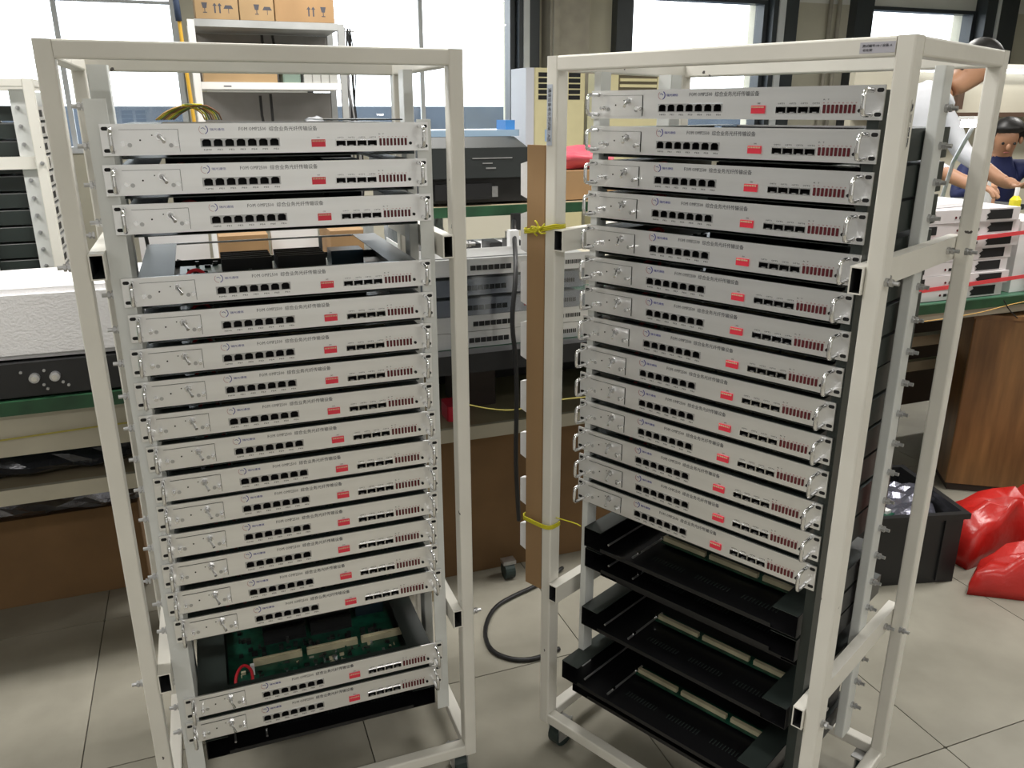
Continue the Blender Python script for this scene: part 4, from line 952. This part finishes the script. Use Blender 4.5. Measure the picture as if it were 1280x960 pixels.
# standing worker in a white shirt, leaning over the bench; faces -X+Y frame, origin at the feet
J = dict(pelvis=(0, .10, .93), spine=(0, .04, 1.12), chest=(0, -.04, 1.30), neck=(0, -.10, 1.44), headb=(0, -.135, 1.50), head=(0, -.16, 1.58), crown=(0, -.15, 1.65),
         shl=(-.19, -.06, 1.38), ell=(-.26, -.16, 1.14), wrl=(-.16, -.36, 1.03), shr=(.19, -.06, 1.38), elr=(.27, -.14, 1.12), wrr=(.17, -.36, 1.02),
         hpl=(-.10, .10, .88), knl=(-.11, .08, .48), anl=(-.11, .14, .08), tol=(-.12, .0, .035), hpr=(.10, .10, .88), knr=(.11, .08, .48), anr=(.11, .14, .08), tor=(.12, .0, .035))
E = [('pelvis', 'spine'), ('spine', 'chest'), ('chest', 'neck'), ('neck', 'headb'), ('headb', 'head'), ('head', 'crown'), ('chest', 'shl'), ('shl', 'ell'), ('ell', 'wrl'), ('chest', 'shr'), ('shr', 'elr'), ('elr', 'wrr'),
     ('pelvis', 'hpl'), ('hpl', 'knl'), ('knl', 'anl'), ('anl', 'tol'), ('pelvis', 'hpr'), ('hpr', 'knr'), ('knr', 'anr'), ('anr', 'tor')]
RD_ = dict(pelvis=(.15, .11), spine=(.14, .11), chest=(.16, .12), neck=(.058, .058), headb=.062, head=(.082, .098), crown=(.062, .075), shl=.065, ell=.045, wrl=.030, shr=.065, elr=.045, wrr=.030,
           hpl=.085, knl=.06, anl=.042, tol=.035, hpr=.085, knr=.06, anr=.042, tor=.035)
J1, E1, R1 = dict(J), list(E), dict(RD_)
J1.update(spine=(.0, .04, 1.13), chest=(.02, -.02, 1.33), neck=(.13, -.09, 1.445), headb=(.18, -.12, 1.48), head=(.23, -.16, 1.54), crown=(.23, -.155, 1.60),
    shl=(-.19, .0, 1.39), ell=(-.27, -.14, 1.18), wrl=(-.16, -.38, 1.06), shr=(.21, -.02, 1.37), elr=(.29, -.12, 1.16), wrr=(.17, -.38, 1.05))
fingers(J1, E1, R1, 'wrl', (.25, -.9, -.2), (1, .2, 0), 'l'); fingers(J1, E1, R1, 'wrr', (-.25, -.9, -.2), (-1, .2, 0), 'r')
person('person', 'standing worker in a white shirt bending over the bench behind the right rack', J1, E1, R1, (.23, -.17, 1.53), .090, (-.15, -1, -.45),
       [(trous, lambda c: c.z < .96), (shirt, lambda c: c.z >= .96 and not ((c - Vector((.13, -.09, 1.455))).dot(Vector((.6, -.35, .72))) > -.045 and c.z > 1.35 and c.x > .02) and not (c.z < 1.12 and c.y < -.30)), (mat('black_shoe', (.02, .02, .02), .4), lambda c: c.z < .09)], hair, (3.16, 3.10, 0.0), rad(14))
W1 = bpy.data.objects['person']
ringp = [Vector((.092, -.068, 1.415)) + .078 * (math.cos(a_) * Vector((.77, .0, -.64)) + math.sin(a_) * Vector((.2, .93, .25))) for a_ in [rad(24 * k) for k in range(15)]]
MB().tube(ringp, .016, shirt, 8, 0, True).build('collar', W1, smooth=True)
# seated worker in a dark blue jacket
J2 = dict(J); J2.update(pelvis=(0, .12, .55), spine=(0, .08, .74), chest=(0, 0, .92), neck=(0, -.06, 1.06), headb=(0, -.09, 1.11), head=(0, -.115, 1.18), crown=(0, -.10, 1.25),
    shl=(-.19, -.02, 1.0), ell=(-.25, -.16, .80), wrl=(-.14, -.36, .90), shr=(.19, -.02, 1.0), elr=(.25, -.16, .80), wrr=(.14, -.36, .90),
    hpl=(-.10, .05, .52), knl=(-.12, -.32, .50), anl=(-.12, -.32, .09), tol=(-.12, -.44, .035), hpr=(.10, .05, .52), knr=(.12, -.32, .50), anr=(.12, -.32, .09), tor=(.12, -.44, .035))
E2, R2_ = list(E), dict(RD_); fingers(J2, E2, R2_, 'wrl', (.3, -.9, -.1), (1, .3, 0), 'l'); fingers(J2, E2, R2_, 'wrr', (-.3, -.9, -.1), (-1, .3, 0), 'r')
person('person', 'seated worker with black hair in a dark blue jacket at the right edge', J2, E2, R2_, (0, -.12, 1.175), .092, (0, -1, -.45),
       [(trous, lambda c: c.z < .60), (blue, lambda c: .60 <= c.z < 1.065 and not c.y < -.33), (mat('black_shoe', (.02, .02, .02), .4), lambda c: c.z < .09)], hair, (5.02, 4.12, 0), rad(-38))
st = empty('stool', 'round grey stool under the seated worker at the right edge', 'stool', (5.07, 4.23, 0))
MB().cyl((0, 0, .40), (0, 0, .435), .17, deskg, 24).build('seat', st)
for k in range(4):
    a = rad(45 + 90 * k); MB().cyl((.10 * math.cos(a), .10 * math.sin(a), .3998), (.17 * math.cos(a), .17 * math.sin(a), 0), .012, steel, 8).build('leg', st)
